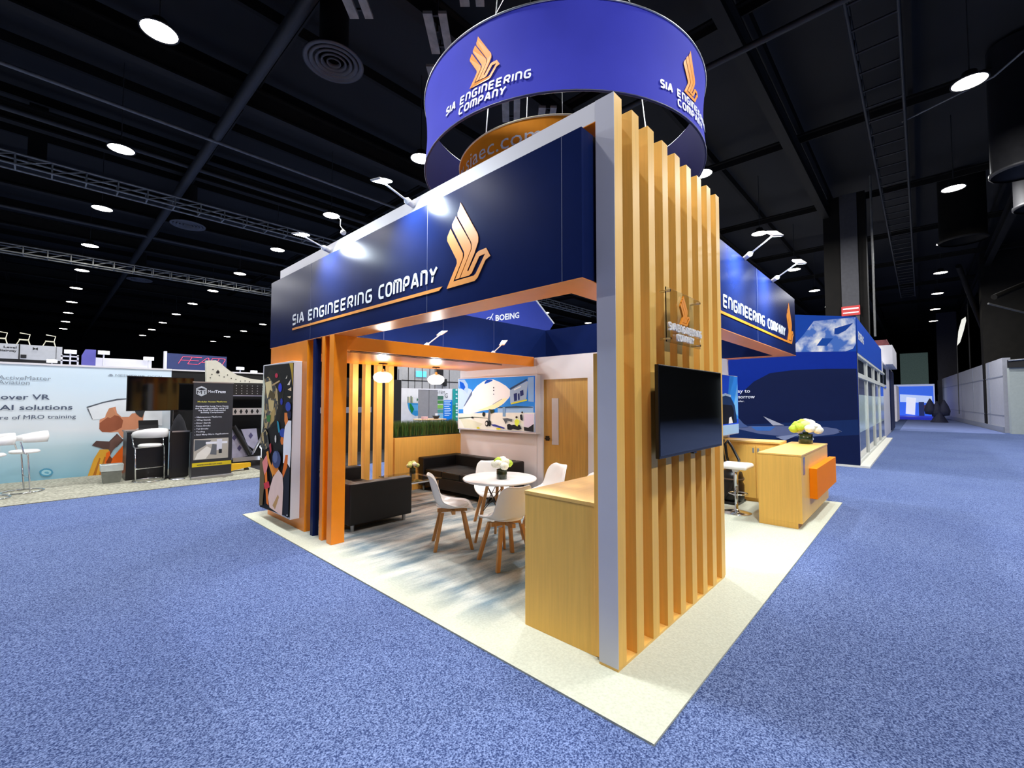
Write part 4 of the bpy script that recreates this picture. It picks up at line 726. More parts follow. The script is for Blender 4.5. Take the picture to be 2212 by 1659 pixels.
# television and acrylic sign on slats
TV = thing('wall_television', 'black flat television mounted on the maple slats', 'television', (1.06, -.05, 1.275))
MB().box(.42, 1.70, -.085, -.055, 1.275, 1.925).build('bezel', BLACK, TV, bevel=.004); MB().box(.43, 1.69, -.0875, -.0855, 1.295, 1.915).build('screen', SCREEN, TV)
MB().box(.7, 1.4, -.054, -.001, 1.45, 1.75).build('mount', BLACK, TV)
MB().box(1.03, 1.09, -.086, -.06, 1.262, 1.274).build('logo_tab', BLACK, TV)
A = thing('acrylic_sign', 'clear acrylic panel with white and orange company name above television', 'sign', (.93, -.06, 2.1))
MB().box(.605, 1.26, -.066, -.058, 2.10, 2.50).build('clear_panel', ACRYL, A)
f = fY(-.068)
m = MB(); strokes(m, f, 'SIA', .615, 2.185, .06, width=.13, th=.22, t=.012); strokes(m, f, 'ENGINEERING', .765, 2.185, .06, width=.49, th=.22, t=.012); strokes(m, f, 'COMPANY', .76, 2.118, .055, width=.33, th=.22, t=.012); m.build('lettering', WHITEG, A)
bird(MB(), f, .82, 2.25, .225, t=.014, sx=1.05).build('emblem', LOGO, A)
for (x, z) in ((.64,2.475),(1.225,2.475),(.64,2.125),(1.225,2.125)): MB().cyl((x,-.082,z),(x,-.002,z),.009,n=12).build('standoff', CHROME, A)
# reception desk
DK = thing('reception_desk', 'maple reception desk with bright orange front panel', 'desk', (5.4, 0, .012))
bx('body', (4.29, 6.45, -.235, .27, .085, .95), WOODV, DK, bevel=.002); bx('side_foot', (4.29, 4.31, -.185, .27, .012, .0849), WOODV, DK); bx('toe_kick', (4.311, 6.22, -.185, .27, .012, .085), mat('kick_brown','9a5f2c',.5,noise=.1), DK); bx('desk_top', (4.285, 6.455, -.24, .272, .951, .972), WOODH, DK, bevel=.002)
bx('orange_panel', (4.82, 6.62, -.325, -.236, .33, .745), ORANGEB, DK, bevel=.003); bx('outlet', (4.40, 4.52, -.238, -.2355, .70, .93), SILVER, DK)
BC = thing('back_cabinet', 'low maple cabinet with doors behind the reception desk', 'cabinet', (5.8, .75, .012))
bx('carcass', (5.62, 6.1, .276, 1.198, .07, .985), WOODV, BC); bx('cabinet_top', (5.595, 6.1, .276, 1.198, .986, 1.012), WOODH, BC); bx('plinth', (5.66, 6.08, .29, 1.19, .012, .07), WOODV, BC)
for (a, b) in ((.63, 1.19), (.285, .62)):
    d = MB().box(5.60, 5.619, a, b, .08, .93).build('door', WOODV, BC, bevel=.002); MB().box(5.594, 5.5995, (a+.015 if a > .5 else b-.05), (a+.04 if a > .5 else b-.02), .82, .90).build('lock', SILVER, d)
vase(6.18, .02, .972, 'large bunch of white and green flowers in dark glass cylinder on reception desk', 2.0, 'wgwwpwgwwgwpwwgww', r=.05, h=.08)
# bar stool
ST = thing('bar_stool', 'white cushioned bar stool with chrome pedestal beside maple cabinet', 'stool', (4.66, .66, .012))
MB().box(-.2,.2,-.2,.2,.66,.735).build('seat', WHITEG, ST, world=False, bevel=.03); MB().lathe([(0,.655),(.06,.65),(.03,.55),(.03,.3),(.024,.3),(.024,.06),(.04,.045),(.1,.03),(.2,.012),(.205,0),(0,0)], n=32).build('pedestal', CHROME, ST, world=False)
pts = [(.10 + .13*math.cos(a) , .13*math.sin(a), .27) for a in [i*2*PI/24 for i in range(25)]]; MB().tube(pts, .009, 8).cyl((0,0,.27),(.0,.03,.27),.03,n=10).build('footrest', CHROME, ST, world=False)
V = thing('vacuum_cleaner', 'black canister vacuum with curled hose standing against maple cabinet', 'vacuum', (5.35, .93, .012))
MB().lathe([(0,.04),(.17,.04),(.19,.08),(.19,.3),(.17,.34),(.17,.36),(.19,.38),(.16,.5),(.06,.54),(0,.54)], n=24).build('canister', BLACK, V, world=False)
MB().box(-.22,.22,-.16,.16,.0,.045).build('base', BLACK, V, world=False, bevel=.01)
MB().tube([(0,0,.52),(-.05,.05,.75),(-.02,.08,.95),(.04,.06,1.0),(.06,.0,.9),(0,-.12,.7),(-.12,-.14,.5),(-.2,-.05,.25),(-.18,.05,.1)], .022, 8).tube([(-.06,.06,.55),(-.1,.1,.9),(-.02,.1,1.02)], .015, 8).build('hose', BLACK, V, world=False)
MB().cyl((0,0,.39),(0,0,.41),.192,n=24).build('band', mat('brown_band','5a4a40',.4,noise=.1), V, world=False)
# ================================================================ ROUND HANGING BANNERS
cx, cy, R0 = 2.84, 2.53, 2.03
RB = thing('round_banner', 'large blue round fabric banner hanging above booth', 'banner', (cx, cy, 4.97))
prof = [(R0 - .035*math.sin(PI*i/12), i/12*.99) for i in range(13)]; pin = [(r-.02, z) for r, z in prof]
MB().lathe(prof, (cx,cy,4.97), n=128).build('fabric_ring', RINGB, RB); MB().lathe(pin, (cx,cy,4.97), n=128).build('inner_shaded_face', mat('navy_inner_shade','101040',.9,noise=.03,spec=.05), RB)  # inner face in darker navy: shade of the unlit inside put into colour
MB().tube([(cx+(R0+.003)*math.cos(i*PI/48), cy+(R0+.003)*math.sin(i*PI/48), 5.97) for i in range(97)], .012, 8).build('top_rail', SILVER, RB)
MB().tube([(cx+(R0-.01)*math.cos(i*PI/48), cy+(R0-.01)*math.sin(i*PI/48), 4.965) for i in range(97)], .014, 8).build('bottom_rail', mat('navy_rail','14184c',.5,noise=.05), RB)
def fcyl(u, v, w_):
    r = R0 - .035*math.sin(PI*min(1,max(0,(v-4.97)/.99))) + w_ + .006; return (cx + r*math.cos(u/R0), cy + r*math.sin(u/R0), v)
for off in (-3, 74, 154):
    g0 = lambda deg: math.radians(deg + off) * R0
    m = MB(); strokes(m, fcyl, 'SIA', g0(-184.3), 5.155, .11, width=.20, th=.2, slant=.1); strokes(m, fcyl, 'ENGINEERING', g0(-176.3), 5.155, .105, width=.95, th=.2, slant=.1); strokes(m, fcyl, 'COMPANY', g0(-176.5), 5.03, .105, width=.67, th=.2, slant=.1)
    m.build('lettering', LETTER, RB); bird(MB(), fcyl, g0(-171.8), 5.29, .55, sx=1.0).build('emblem', LOGO, RB)
for a in (35, 125, 215, 305):
    a = math.radians(a); MB().tube([(cx+R0*math.cos(a), cy+R0*math.sin(a), 5.97), (cx+.2*math.cos(a), cy+.2*math.sin(a), 9.2), (cx, cy, 11.4)], .006, 5).build('hanging_cable', SILVER, RB)
r1 = 1.41; cx, cy = 2.76, 2.61
RO = thing('round_banner', 'smaller orange round banner hanging inside the blue one', 'banner', (cx, cy, 4.25))
MB().lathe([(r1,0),(r1,.85),(r1-.02,.85),(r1-.02,0),(r1,0)], (cx,cy,4.25), n=128, smooth=False).build('fabric_ring', RINGO, RO)
MB().tube([(cx+r1*math.cos(i*PI/48), cy+r1*math.sin(i*PI/48), 5.105) for i in range(97)], .012, 8).build('top_rail', mat('pale_rail','e8dcc0',.4,noise=.02), RO)
def fco(u, v, w_): return (cx + (r1+w_)*math.cos(u/r1), cy + (r1+w_)*math.sin(u/r1), v)
m = MB()
for off in (0, 120, 240): ftext(m, fco, 'www.siaec.com', math.radians(-231+off)*r1, 4.79, .29, width=2.05, w_=.012)
m.build('lettering', LETTER, RO)
for a in (60, 180, 300):
    a = math.radians(a); MB().tube([(cx+r1*math.cos(a), cy+r1*math.sin(a), 5.1), (cx+r1*.7*math.cos(a), cy+r1*.7*math.sin(a), 9.2), (cx+.5*math.cos(a), cy+.5*math.sin(a), 11.4)], .008, 5).build('hanging_cable', SILVER, RO)
# ================================================================ LEFT BOOTHS (across the aisle)
GC = mat('grey_speckled_carpet', '8f9080', .95, noise=.25, nscale=26, col2='b4b2a2', spec=.1)
tag(bx('booth_carpet', (1.2, 7.2, 9.45, 12.6, 0, .012), mat('black_booth_carpet','17171b',.95,noise=.2)), 'black booth carpet seen between the maple slats', 'carpet')
tag(bx('booth_carpet', (-6, 1.19, 9.23, 12.6, 0, .012), GC), 'grey speckled carpet in front of pale blue mural wall', 'carpet')
def grad_mat():
    m = bpy.data.materials.new('mural_sky_print'); m.use_nodes = True; nt = m.node_tree; N = nt.nodes; L = nt.links; b = N['Principled BSDF']; b.inputs['Roughness'].default_value = .6
    tc = N.new('ShaderNodeTexCoord'); mp = N.new('ShaderNodeMapping'); mp.inputs['Scale'].default_value = (.25, 1, .41); L.new(tc.outputs['Object'], mp.inputs[0])
    n = N.new('ShaderNodeTexNoise'); n.inputs['Scale'].default_value = 2.2; L.new(mp.outputs[0], n.inputs[0])
    sp = N.new('ShaderNodeSeparateXYZ'); L.new(mp.outputs[0], sp.inputs[0])
    ad = N.new('ShaderNodeMath'); ad.operation = 'MULTIPLY_ADD'; ad.inputs[1].default_value = .35; L.new(n.outputs[0], ad.inputs[0]); L.new(sp.outputs[2], ad.inputs[2])
    r = N.new('ShaderNodeValToRGB'); e = r.color_ramp.elements; e[0].position = .15; e[0].color = lin('7fb6cc'); e[1].position = 1.0; e[1].color = lin('d9ecf8')
    q = e.new(.45); q.color = lin('bcd8e2'); q = e.new(.62); q.color = lin('e2e9ee'); L.new(ad.outputs[0], r.inputs[0]); L.new(r.outputs[0], b.inputs['Base Color']); return m
AM = thing('mural_wall', 'pale blue printed wall with man wearing a headset and large text', 'wall', (-2.9, 12.2, .012))
MB().box(-5.6, -.26, 12.14, 12.24, .012, 2.42).build('wall_panel', grad_mat(), AM); MB().box(-5.6, -.25, 12.125, 12.245, 2.42, 2.46).build('top_rail', WHITE, AM)
art('mural_print', fY(12.139), AMART, AM, step=.0008)
fa = fY(12.13); GT = mat('grey_print', '8c98a4', .6, noise=.02); NT = mat('slate_print', '46526a', .6, noise=.02)
m = MB(); ftext(m, fa, 'ActiveMatter', -3.04, 2.105, .115, width=.73); ftext(m, fa, 'Aviation', -3.04, 2.01, .115, width=.43); ftext(m, fa, 'MESMERISE', -1.30, 2.235, .07, width=.52); ftext(m, fa, 'DCGN', -.72, 2.235, .07, width=.26)
m.prism([(-1.42,2.24),(-1.40,2.27),(-1.37,2.285),(-1.34,2.27),(-1.33,2.24),(-1.35,2.255),(-1.375,2.245),(-1.4,2.255)], fa, .003); m.build('grey_lettering', GT, AM)
m = MB(); ftext(m, fa, 'over VR', -3.0, 1.70, .15, width=.68, bold=.0015); ftext(m, fa, 'AI solutions', -3.0, 1.485, .15, width=1.035, bold=.0015); ftext(m, fa, 're of MRO training', -3.0, 1.295, .115, width=1.08); m.build('slate_lettering', NT, AM)
tag(MB().box(-.24, 6.3, 12.14, 12.24, .012, 2.42).box(-.24, 3.2, 12.12, 12.25, 2.42, 2.455, 1).build('black_wall', [BLACKM, WHITE]), 'black back wall with white top rail right of the pale blue mural', 'wall')
# stools
def make_bar():
    t = thing('curved_stool', '', 'stool', (0,0,.012))
    MB().lathe([(0,.705),(.17,.705),(.2,.72),(.2,.745),(.17,.765),(0,.77)], n=28).build('seat', WHITEG, t, world=False)
    pr = []; n = 13
    for i in range(n):
        a = math.radians(-105 + 210*i/(n-1)); c, s_ = math.cos(a), math.sin(a); hh = .15*math.cos(a*.7)+.05; z = .97 + .03*math.cos(a)
        pr.append([( .26*c, .26*s_, z-hh*.5),(.29*c,.29*s_, z-hh*.5),(.31*c,.31*s_,z),(.29*c,.29*s_,z+hh*.5),(.26*c,.26*s_,z+hh*.5)])
    vs = [p for r_ in pr for p in r_]; fs = [(i*5+j, i*5+(j+1)%5, (i+1)*5+(j+1)%5, (i+1)*5+j) for i in range(n-1) for j in range(5)] + [(4,3,2,1,0), tuple(range((n-1)*5, n*5))]
    MB().add(vs, fs, 0, True).build('backrest', WHITEG, t, world=False)
    for s_ in (-1, 1):
        MB().tube([(-.1,s_*.27,.93),(-.05,s_*.26,.72),(.0,s_*.255,.70),(.05,s_*.25,.02),(-.0,s_*.24,.012)], .012, 8).build('leg', CHROME, t, world=False)
    MB().tube([(.27*math.cos(a), .27*math.sin(a), .012) for a in [i*PI/12 for i in range(25)]], .012, 8).build('floor_ring', CHROME, t, world=False)
    MB().cyl((.04,-.25,.27),(.04,.25,.27),.01,n=8).cyl((0,-.25,.695),(0,.25,.695),.012,n=8).build('foot_bar', CHROME, t, world=False)
    return t
b0 = make_bar()
for i, (x, y, d, lab) in enumerate([(-.86, 10.42, -75, 'white curved back chrome stool in front of black podium'), (-2.62, 10.62, 10, 'white curved back chrome stool by the pale mural, fully in view'), (-3.02, 10.15, 20, 'white curved back chrome stool cut by the left edge')]):
    o = b0 if i == 0 else copy_tree(b0); o.location = (x, y, .012); o.rotation_euler = (0,0,math.radians(d)); o['label'] = lab; o['group'] = 'curved back white stools'
t = thing('waste_bin', 'grey waste bin with plastic liner standing by pale mural wall', 'bin', (-1.42, 10.72, .012))
BN = mat('bin_grey', '7c8078', .5, noise=.1); MB().add([(s1*a, s2*a*.75, z) for a, z in ((.13,0),(.165,.36)) for s1, s2 in ((-1,-1),(1,-1),(1,1),(-1,1))], [(0,3,2,1),(0,1,5,4),(1,2,6,5),(2,3,7,6),(3,0,4,7)]).build('bin_body', BN, t, world=False)
MB().add([(s1*a, s2*a*.75, z) for a, z in ((.168,.24),(.175,.37),(.16,.375),(.15,.28)) for s1, s2 in ((-1,-1),(1,-1),(1,1),(-1,1))], [(i*4+j, i*4+(j+1)%4, i*4+4+(j+1)%4, i*4+4+j) for i in range(3) for j in range(4)]).build('liner', mat('liner_film','c4ccc8',.15,noise=.1), t, world=False)
t = thing('podium', 'black podium cabinet with slanted top behind the curved stool', 'podium', (-.85, 11.03, .012)); MB().box(-.35,.35,-.28,.28,0,1.0).build('body', BLACK, t, world=False, bevel=.004); MB().box(-.37,.37,-.3,.3,1.0,1.03).build('top', mat('podium_top','6a6a68',.3,noise=.05), t, world=False)
t = thing('laptop', 'dark open laptop on the black podium', 'laptop', (-.80, 11.0, 1.042)); MB().box(-.17,.17,-.12,.12,0,.018).build('base', BLACK, t, world=False); MB().add([(-.17,.12,.018),(.17,.12,.018),(.17,.2,.2),(-.17,.2,.2),(-.17,.13,.018),(.17,.13,.018),(.17,.21,.2),(-.17,.21,.2)],[(0,1,2,3),(7,6,5,4),(0,4,5,1),(1,5,6,2),(2,6,7,3),(3,7,4,0)]).build('screen', BLACK, t, world=False)
t = thing('stand_television', 'large black television on dark stand before the mural', 'television', (-.67, 10.62, .012))
MB().box(-1.24, -.09, 10.60, 10.64, 1.46, 2.19).build('bezel', BLACK, t); MB().box(-1.225, -.105, 10.597, 10.5995, 1.475, 2.175).build('screen', SCREEN, t); MB().box(-.45,-.36,10.641,10.69,.05,2.0).build('pole', BLACK, t); MB().box(-.6,-.2,10.45,10.7,.013,.05).build('foot', BLACK, t)
t = thing('display_frame', 'silver framed black display stand between podium and roll-up banner', 'stand', (-.35, 10.3, .012))
MB().box(-.52,-.21,10.30,10.33,.05,1.0).build('panel', BLACK, t); MB().box(-.2,-.165,10.28,10.34,.012,.98).build('post', SILVER, t); MB().box(-.55,-.525,10.28,10.34,.012,1.03).build('post', BLACK, t); MB().box(-.52,-.2,10.29,10.33,1.0,1.03).build('top_bar', SILVER, t); MB().lathe([(0,.03),(.13,.012),(.13,0)],(-.42,10.2,.012),n=24).build('foot', SILVER, t)
t = thing('jacket', 'dark jacket hung on the display stand', 'jacket', (-.38, 10.45, 1.03)); MB().lathe([(.16,-.25),(.15,0),(.1,.2),(.03,.34),(0,.36)], n=12, sx=1, sy=.5).build('cloth', mat('jacket_cloth','232327',.9,noise=.2), t, world=False)
# roll up banner
t = thing('roll_up_banner', 'black roll-up banner with white cube logo, yellow band and photo', 'banner', (.13, 9.89, .012)); fb = fY(9.884)
MB().box(-.245,.49,9.886,9.889,.075,2.06).build('fabric', mat('banner_black','26262a',.6,noise=.05), t); MB().box(-.26,.52,9.83,9.94,.012,.07).build('base', SILVER, t, bevel=.01); MB().box(-.26,.5,9.88,9.896,2.06,2.085).build('top_rail', SILVER, t)
MB().box(-.15,-.1,9.7,10.1,.0125,.022).box(.3,.35,9.7,10.1,.0125,.022).build('feet', SILVER, t); MB().cyl((.12,9.92,.07),(.12,9.92,2.06),.01,n=6).build('support_pole', SILVER, t)
art('banner_print', fb, [('d8c02c',[(-.235,.27),(.485,.27),(.485,.355),(-.235,.355)]), ('b9b2a4',[(-.215,.42),(.42,.42),(.42,.86),(-.215,.86)]), ('e9e4d8',[(-.19,.43),(.0,.43),(.13,.62),(.02,.70),(-.15,.55)]), ('54585c',[(-.2,.6),(.0,.72),(.1,.82),(-.2,.84)]), ('e8e8ec',[(.0,.74),(.4,.74),(.4,.79),(.0,.79)]), ('dcdce2',[(.2,.6),(.3,.6),(.3,.84),(.2,.84)]), ('6a6c70',[(.08,.52),(.2,.5),(.2,.72),(.12,.74)]), ('2a2c30',[(.24,.53),(.3,.53),(.3,.62),(.24,.62)]),
 ('c8ccce',[(-.2,1.94),(-.105,1.99),(-.01,1.94),(-.01,1.82),(-.105,1.77),(-.2,1.82)]), ('2a2a2e',[(-.19,1.92),(-.105,1.90),(-.02,1.92),(-.105,1.95)])], t)
m = MB(); ftext(m, fb, 'MT', -.195, 1.82, .10, width=.18, w_=.01); m.build('cube_letters', mat('banner_black','26262a'), t)
m = MB(); ftext(m, fb, 'Mod', .01, 1.845, .09, width=.13); ftext(m, fb, 'Truss', .145, 1.845, .09, width=.2, bold=.002); ftext(m, fb, 'Designed for Long Term Reuse', -.2, 1.545, .04, width=.6, bold=.0006); ftext(m, fb, 'and Reconfigurability using Off', -.205, 1.50, .04, width=.61, bold=.0006); ftext(m, fb, 'the Shelf, Pre-Engineered', -.15, 1.455, .04, width=.5, bold=.0006); ftext(m, fb, 'Building Components', -.11, 1.41, .04, width=.42, bold=.0006)
for i, s_ in enumerate(['Maintenance Platforms','Wing Stands','Door Stands','Nose Docks','Tail Docks','Tooling','And Many More Applications']): ftext(m, fb, '• ' + s_ if False else '- ' + s_, -.21, 1.31 - i*.062, .045, bold=.0005, squeeze=1.12)
m.build('white_lettering', LETTER, t)
m = MB(); ftext(m, fb, 'Modular Access Platforms', -.17, 1.64, .045, width=.54, bold=.0008); m.build('yellow_lettering', mat('yellow_print','e0d85a',.5,noise=.02), t); m = MB(); ftext(m, fb, 'www.modtruss.com', -.15, .295, .05, width=.46, bold=.0008, w_=.006); m.build('dark_lettering', mat('banner_black','26262a'), t)
# aircraft work platform booth
WPm = mat('lilac_grey_plate', 'a8a6bc', .5, .2, noise=.1)
t = thing('curved_truss_beam', 'cream curved steel beam with bolt holes on top of black platform', 'beam', (.7, 11, 2.1)); fc = fY(11.0)
for c_, P_ in CURVE: MB().prism(P_, fc, .12).build('beam_plate', mat('cream_steel','dcd9c4',.5,noise=.04), t)
m = MB()
for (u, v) in ((.32,2.42),(.30,2.30),(.27,2.22),(.42,2.4),(.45,2.28),(.55,2.25),(.62,2.30),(.7,2.22),(.8,2.2),(.9,2.16),(1.0,2.17),(1.1,2.15)): m.cyl((u,10.879,v),(u,10.874,v),.012,n=8)
m.cyl((.42,10.879,2.36),(.42,10.874,2.36),.035,n=10); m.build('bolts', BLACK, t)
t = thing('work_platform', 'black steel work platform with diamond hole rails behind roll-up banner', 'platform', (1.2, 11.6, .012))
MB().box(.2, 4.6, 11.2, 12.0, 1.80, 2.11).build('deck_side', BLACK, t); MB().box(.2, 2.6, 11.19, 11.1995, 1.795, 1.81).build('lilac_edge', WPm, t)
MB().box(.6, 4.6, 11.16, 11.2, 1.32, 1.49).build('diamond_rail', SILVER, t)
m = MB(); b_ = MB()
for i in range(14): u = .88 + i*.125; m.prism([(u,1.34),(u+.035,1.405),(u,1.47),(u-.035,1.405)], fY(11.159), .002)
for r_ in range(4):
    for i in range(10): b_.cyl((.9+i*.12,11.199,1.86+r_*.065),(.9+i*.12,11.19,1.86+r_*.065),.012,n=6)
m.build('diamond_holes', BLACKM, t); b_.build('bolts', SILVER, t)
MB().box(.25,.33,11.25,11.33,.012,1.8).box(2.4,2.48,11.25,11.33,.012,1.8).box(1.49,1.52,11.25,11.28,.3,1.32).build('post', BLACK, t)
for P_ in ([(.86,.2),(1.35,.3),(1.2,.55),(.9,.95),(.86,.95)], [(1.05,.95),(1.4,.96),(1.45,.6),(1.35,.42),(1.2,.55)]): MB().prism(P_, fY(11.3), .03).build('lilac_plate', WPm, t)
m = MB()
for (u, v) in ((1.27,.78),(1.02,.48),(.9,.75)): m.prism([(u,v-.08),(u+.05,v),(u,v+.08),(u-.05,v)], fY(11.265), .004)
m.build('diamond_holes', mat('deep_lilac','443f66',.6,noise=.1), t)
MB().cyl((.86,11.2,1.05),(1.25,11.2,.3),.06,n=8).build('strut', BLACK, t); MB().cyl((1.3,11.15,.35),(1.52,11.15,.8),.03,n=8).build('strut', SILVER, t)
MB().box(.84,2.2,11.1,11.16,.16,.26).build('base_rail', SILVER, t); MB().box(.4,2.4,11.3,12,.012,.12).build('base', BLACK, t)
t = thing('yellow_outrigger', 'yellow outrigger foot beside base of the roll-up banner', 'foot', (.78, 10.55, .03)); MB().add([(-.15,-.08,.0),(.28,-.05,.06),(.28,.05,.06),(-.15,.08,0),(-.15,-.08,.16),(.28,-.05,.15),(.28,.05,.15),(-.15,.08,.16)], [(0,3,2,1),(4,5,6,7),(0,1,5,4),(1,2,6,5),(2,3,7,6),(3,0,4,7)]).build('block', mat('yellow_paint','e8b414',.4,noise=.05), t, world=False); MB().cyl((.2,-.03,.0),(.2,.03,.0),.05,n=14).build('wheel', BLACK, t, world=False)
t['label'] = 'yellow outrigger foot with small black wheel beside base of roll-up banner'
for i in range(3): tag(MB().sphere((1.45+i*.25, 11.0, .5 - .05*i), .05, 8).cyl((1.45+i*.25, 11.0, .012), (1.45+i*.25, 11.0, .46 - .05*i), .01, n=6).build('work_lamp', emat('work_glow','eaf2ff',5)), 'small glaring white work lamp low on the black platform', 'lamp', 'small glaring lamps on the platform')
# far left background
t = thing('hanging_sign', 'navy sign board with red outlined letters above black wall', 'sign', (1.9, 20, .02)); MB().box(.86,2.86,20,20.2,2.8,3.53).build('board', mat('navy_board','2a3768',.6,noise=.05), t); MB().box(.78,.86,20,20.2,.02,3.6).box(2.7,2.86,20.02,20.2,.02,2.8).build('post', WHITE, t)
m = MB(); ff = fY(19.998)
strokes(m, ff, 'F', 1.2, 3.14, .30, width=.33, th=.06, slant=.5, t=.01); strokes(m, ff, 'E', 1.5, 3.14, .30, width=.36, th=.06, slant=.5, t=.01); strokes(m, ff, 'A', 1.85, 3.14, .30, width=.40, th=.06, slant=.5, t=.01); strokes(m, ff, 'M', 2.2, 3.14, .30, width=.50, th=.06, slant=.5, t=.01); m.build('red_letters', mat('red_letter','f0506a',.5,noise=.03,emit=.7), t)
t = thing('mezzanine_box', 'grey upper level booth parapet with small text at far left', 'booth', (-3, 22, .02)); MB().box(-7,-1.94,22,24,.02,3.15,1).box(-7,-1.94,22,24,3.15,3.68,0).build('parapet', [mat('parapet_grey','b4b6b8',.6,noise=.04), BLACKM], t)
MB().box(-3.02,-2.99,21.99,22,3.15,3.7).box(-2.1,-2.09,21.99,22,3.2,3.66).build('joint', DARK, t)
m = MB(); f2 = fY(21.99); ftext(m, f2, 'Level', -3.38, 3.52, .11, width=.3, bold=.002); ftext(m, f2, 'Stairway', -3.47, 3.40, .11, width=.4, bold=.002); m.prism([(-2.68,3.5),(-2.62,3.56),(-2.56,3.5),(-2.56,3.6),(-2.62,3.54),(-2.68,3.6)], f2, .01); m.prism([(-2.97,3.2),(-2.83,3.2),(-2.83,3.32),(-2.97,3.32)], f2, .01); m.build('dark_lettering', BLACK, t)
CF = mat('pale_tube', 'd8d4bc', .4, noise=.05)
for i, x in enumerate((-3.5, -2.95, -2.3)):
    t = thing('cafe_chair', ['pale metal frame chair tipped on grey parapet at the left edge', 'pale metal frame chair on grey parapet, middle one', 'wooden armchair shape with lamps on right end of grey parapet'][i], 'chair', (x, 22.5, 3.705)); t.scale = (.72, .72, .72)
    MB().tube([(-.2,0,0),(-.1,0,.25),(.2,0,.25),(.25,0,.55),(-.1,0,.6)], .022, 6).tube([(.2,0,.25),(.26,0,0)], .022, 6).build('frame', CF, t, world=False); MB().box(-.12,.22,-.2,.2,.25,.28).build('seat', CF, t, world=False)
t = thing('purple_booth_panel', 'purple curved panel of a far booth above the mural wall', 'panel', (-1.42, 18, .02)); MB().prism([(-1.55,2.0),(-1.28,2.0),(-1.28,3.3),(-1.52,3.3),(-1.6,3.1),(-1.6,2.8)], fY(18), .15).box(-1.5,-1.35,18.01,18.1,.02,2.0).build('panel', mat('purple_panel','5a57a8',.6,noise=.03), t)
t = thing('white_booth_fascia', 'pale white booth fascia with glowing lamps above the mural wall', 'booth', (-.55, 18.2, .02)); MB().box(-1.26,.16,18.2,18.4,.02,3.08).build('fascia', WHITE, t)
for i, (x, y, z, lab) in enumerate([(-1.85, 18, 3.2, 'white tilted floodlight left of purple panel'), (-1.1, 17.8, 3.22, 'white tilted floodlight right of purple panel'), (.05, 18, 3.12, 'white boxy floodlight left of the navy sign'), (-2.2, 21.5, 3.1, 'glaring white lamp in front of grey parapet'), (3.1, 19, 3.0, 'glaring white lamp right of the navy sign'), (4.2, 21, 3.0, 'glaring white lamp near the orange booth corner')]):
    t = thing('flood_lamp', lab, 'lamp', (x, y, z)); MB().box(-.14,.14,-.04,.04,-.06,.06).build('head', WHITE, t, world=False); MB().box(-.12,.12,-.045,-.041,-.05,.05).build('lens', emat('flood_glow','f4f8ff',9), t, world=False); MB().cyl((0,.0,-.06),(0,.1,-z+.02),.02,n=6).build('pole', WHITE, t, world=False)
t = thing('white_ladder_rack', 'white shelving rack beside purple panel far behind mural', 'rack', (-1.85, 18.2, .02))
for z in (1.0, 2.0, 2.9, 3.03): MB().box(-.2,.2,0,.1,z,z+.04).build('shelf', WHITE, t, world=False)
MB().box(-.2,-.16,0,.1,0,3.1).box(.16,.2,0,.1,0,3.1).build('post', WHITE, t, world=False)
# ================================================================ BEHIND THE PLANTER
t = thing('display_wall', 'white exhibit wall with globe picture and blue and green panels', 'wall', (8.9, 14, .012)); MB().box(7.36,11.2,14,14.1,.012,2.74).build('panel', WHITE, t) if False else MB().box(7.36,11.0,14,14.1,.012,2.20).build('panel', WHITE, t)
art('wall_print', fY(13.999), SYSART, t, step=.002)
m = MB(); ftext(m, fY(13.95), 'STEM', 9.25, 2.0, .17, width=.42); ftext(m, fY(13.95), 'G', 9.66, 1.82, .28); m.build('dark_lettering', mat('dark_text','3a3a40',.6), t)
m = MB().cyl((7.33,13.95,.012),(7.33,13.95,2.95),.03,n=8); m.build('silver_post', SILVER, t)
tag(MB().box(7.8,8.27,13.2,13.26,.9,2.13).box(8.3,8.72,13.2,13.26,.9,2.13).box(8.27,8.3,13.22,13.25,.9,2.13).box(7.8,8.72,13.19,13.27,2.13,2.15,1).box(8.2,8.26,13.2,13.26,.012,.9).box(8.3,8.36,13.2,13.26,.012,.9).build('grey_screen', [mat('cabinet_grey','858588',.6,noise=.04), WHITE]), 'tall plain grey two panel screen in front of the white exhibit wall', 'screen')
t = thing('bistro_table', 'round bistro table top with bowl seen above the grass', 'table', (7.45, 12, .012)); MB().lathe([(0,.96),(.6,.96),(.62,.985),(.6,1.0),(0,1.0)], n=28).build('top', mat('wood_top','c9a27c',.4,noise=.1), t, world=False); MB().cyl((0,0,.0),(0,0,.96),.04).build('stem', SILVER, t, world=False)
t = thing('black_bowl', 'black bowl with white napkin on the bistro table', 'bowl', (7.62, 11.85, 1.012)); MB().lathe([(0,0),(.08,0),(.15,.12),(.14,.12),(.07,.02),(0,.02)], n=20).build('bowl', BLACK, t, world=False); MB().box(-.03,.05,-.03,.03,.1,.2).build('napkin', WHITE, t, world=False)
tag(MB().box(-.1,.1,-.07,.07,0,.1).build('snack_box', mat('pink_box','c9a2a4',.6,noise=.05), None, True, .004), 'small pinkish box on the bistro table', 'box').location = (7.1, 11.85, 1.012)
t = thing('pavilion_facade', 'grey panelled booth facade with two blue screens seen above exhibit wall', 'booth', (11.8, 18, .012)); FGm = mat('facade_grey','a9a8a4',.6,noise=.06)
MB().box(10.1,15.2,18,18.4,.012,3.5).build('panels', FGm, t); m = MB()
for x in (10.5,10.9,11.36,11.85,12.2,12.7,13.2,14): m.box(x-.015,x+.015,17.99,18,.02,3.5)
m.box(10.1,15.2,17.985,18,2.72,2.76); m.build('joints', DARK, t)
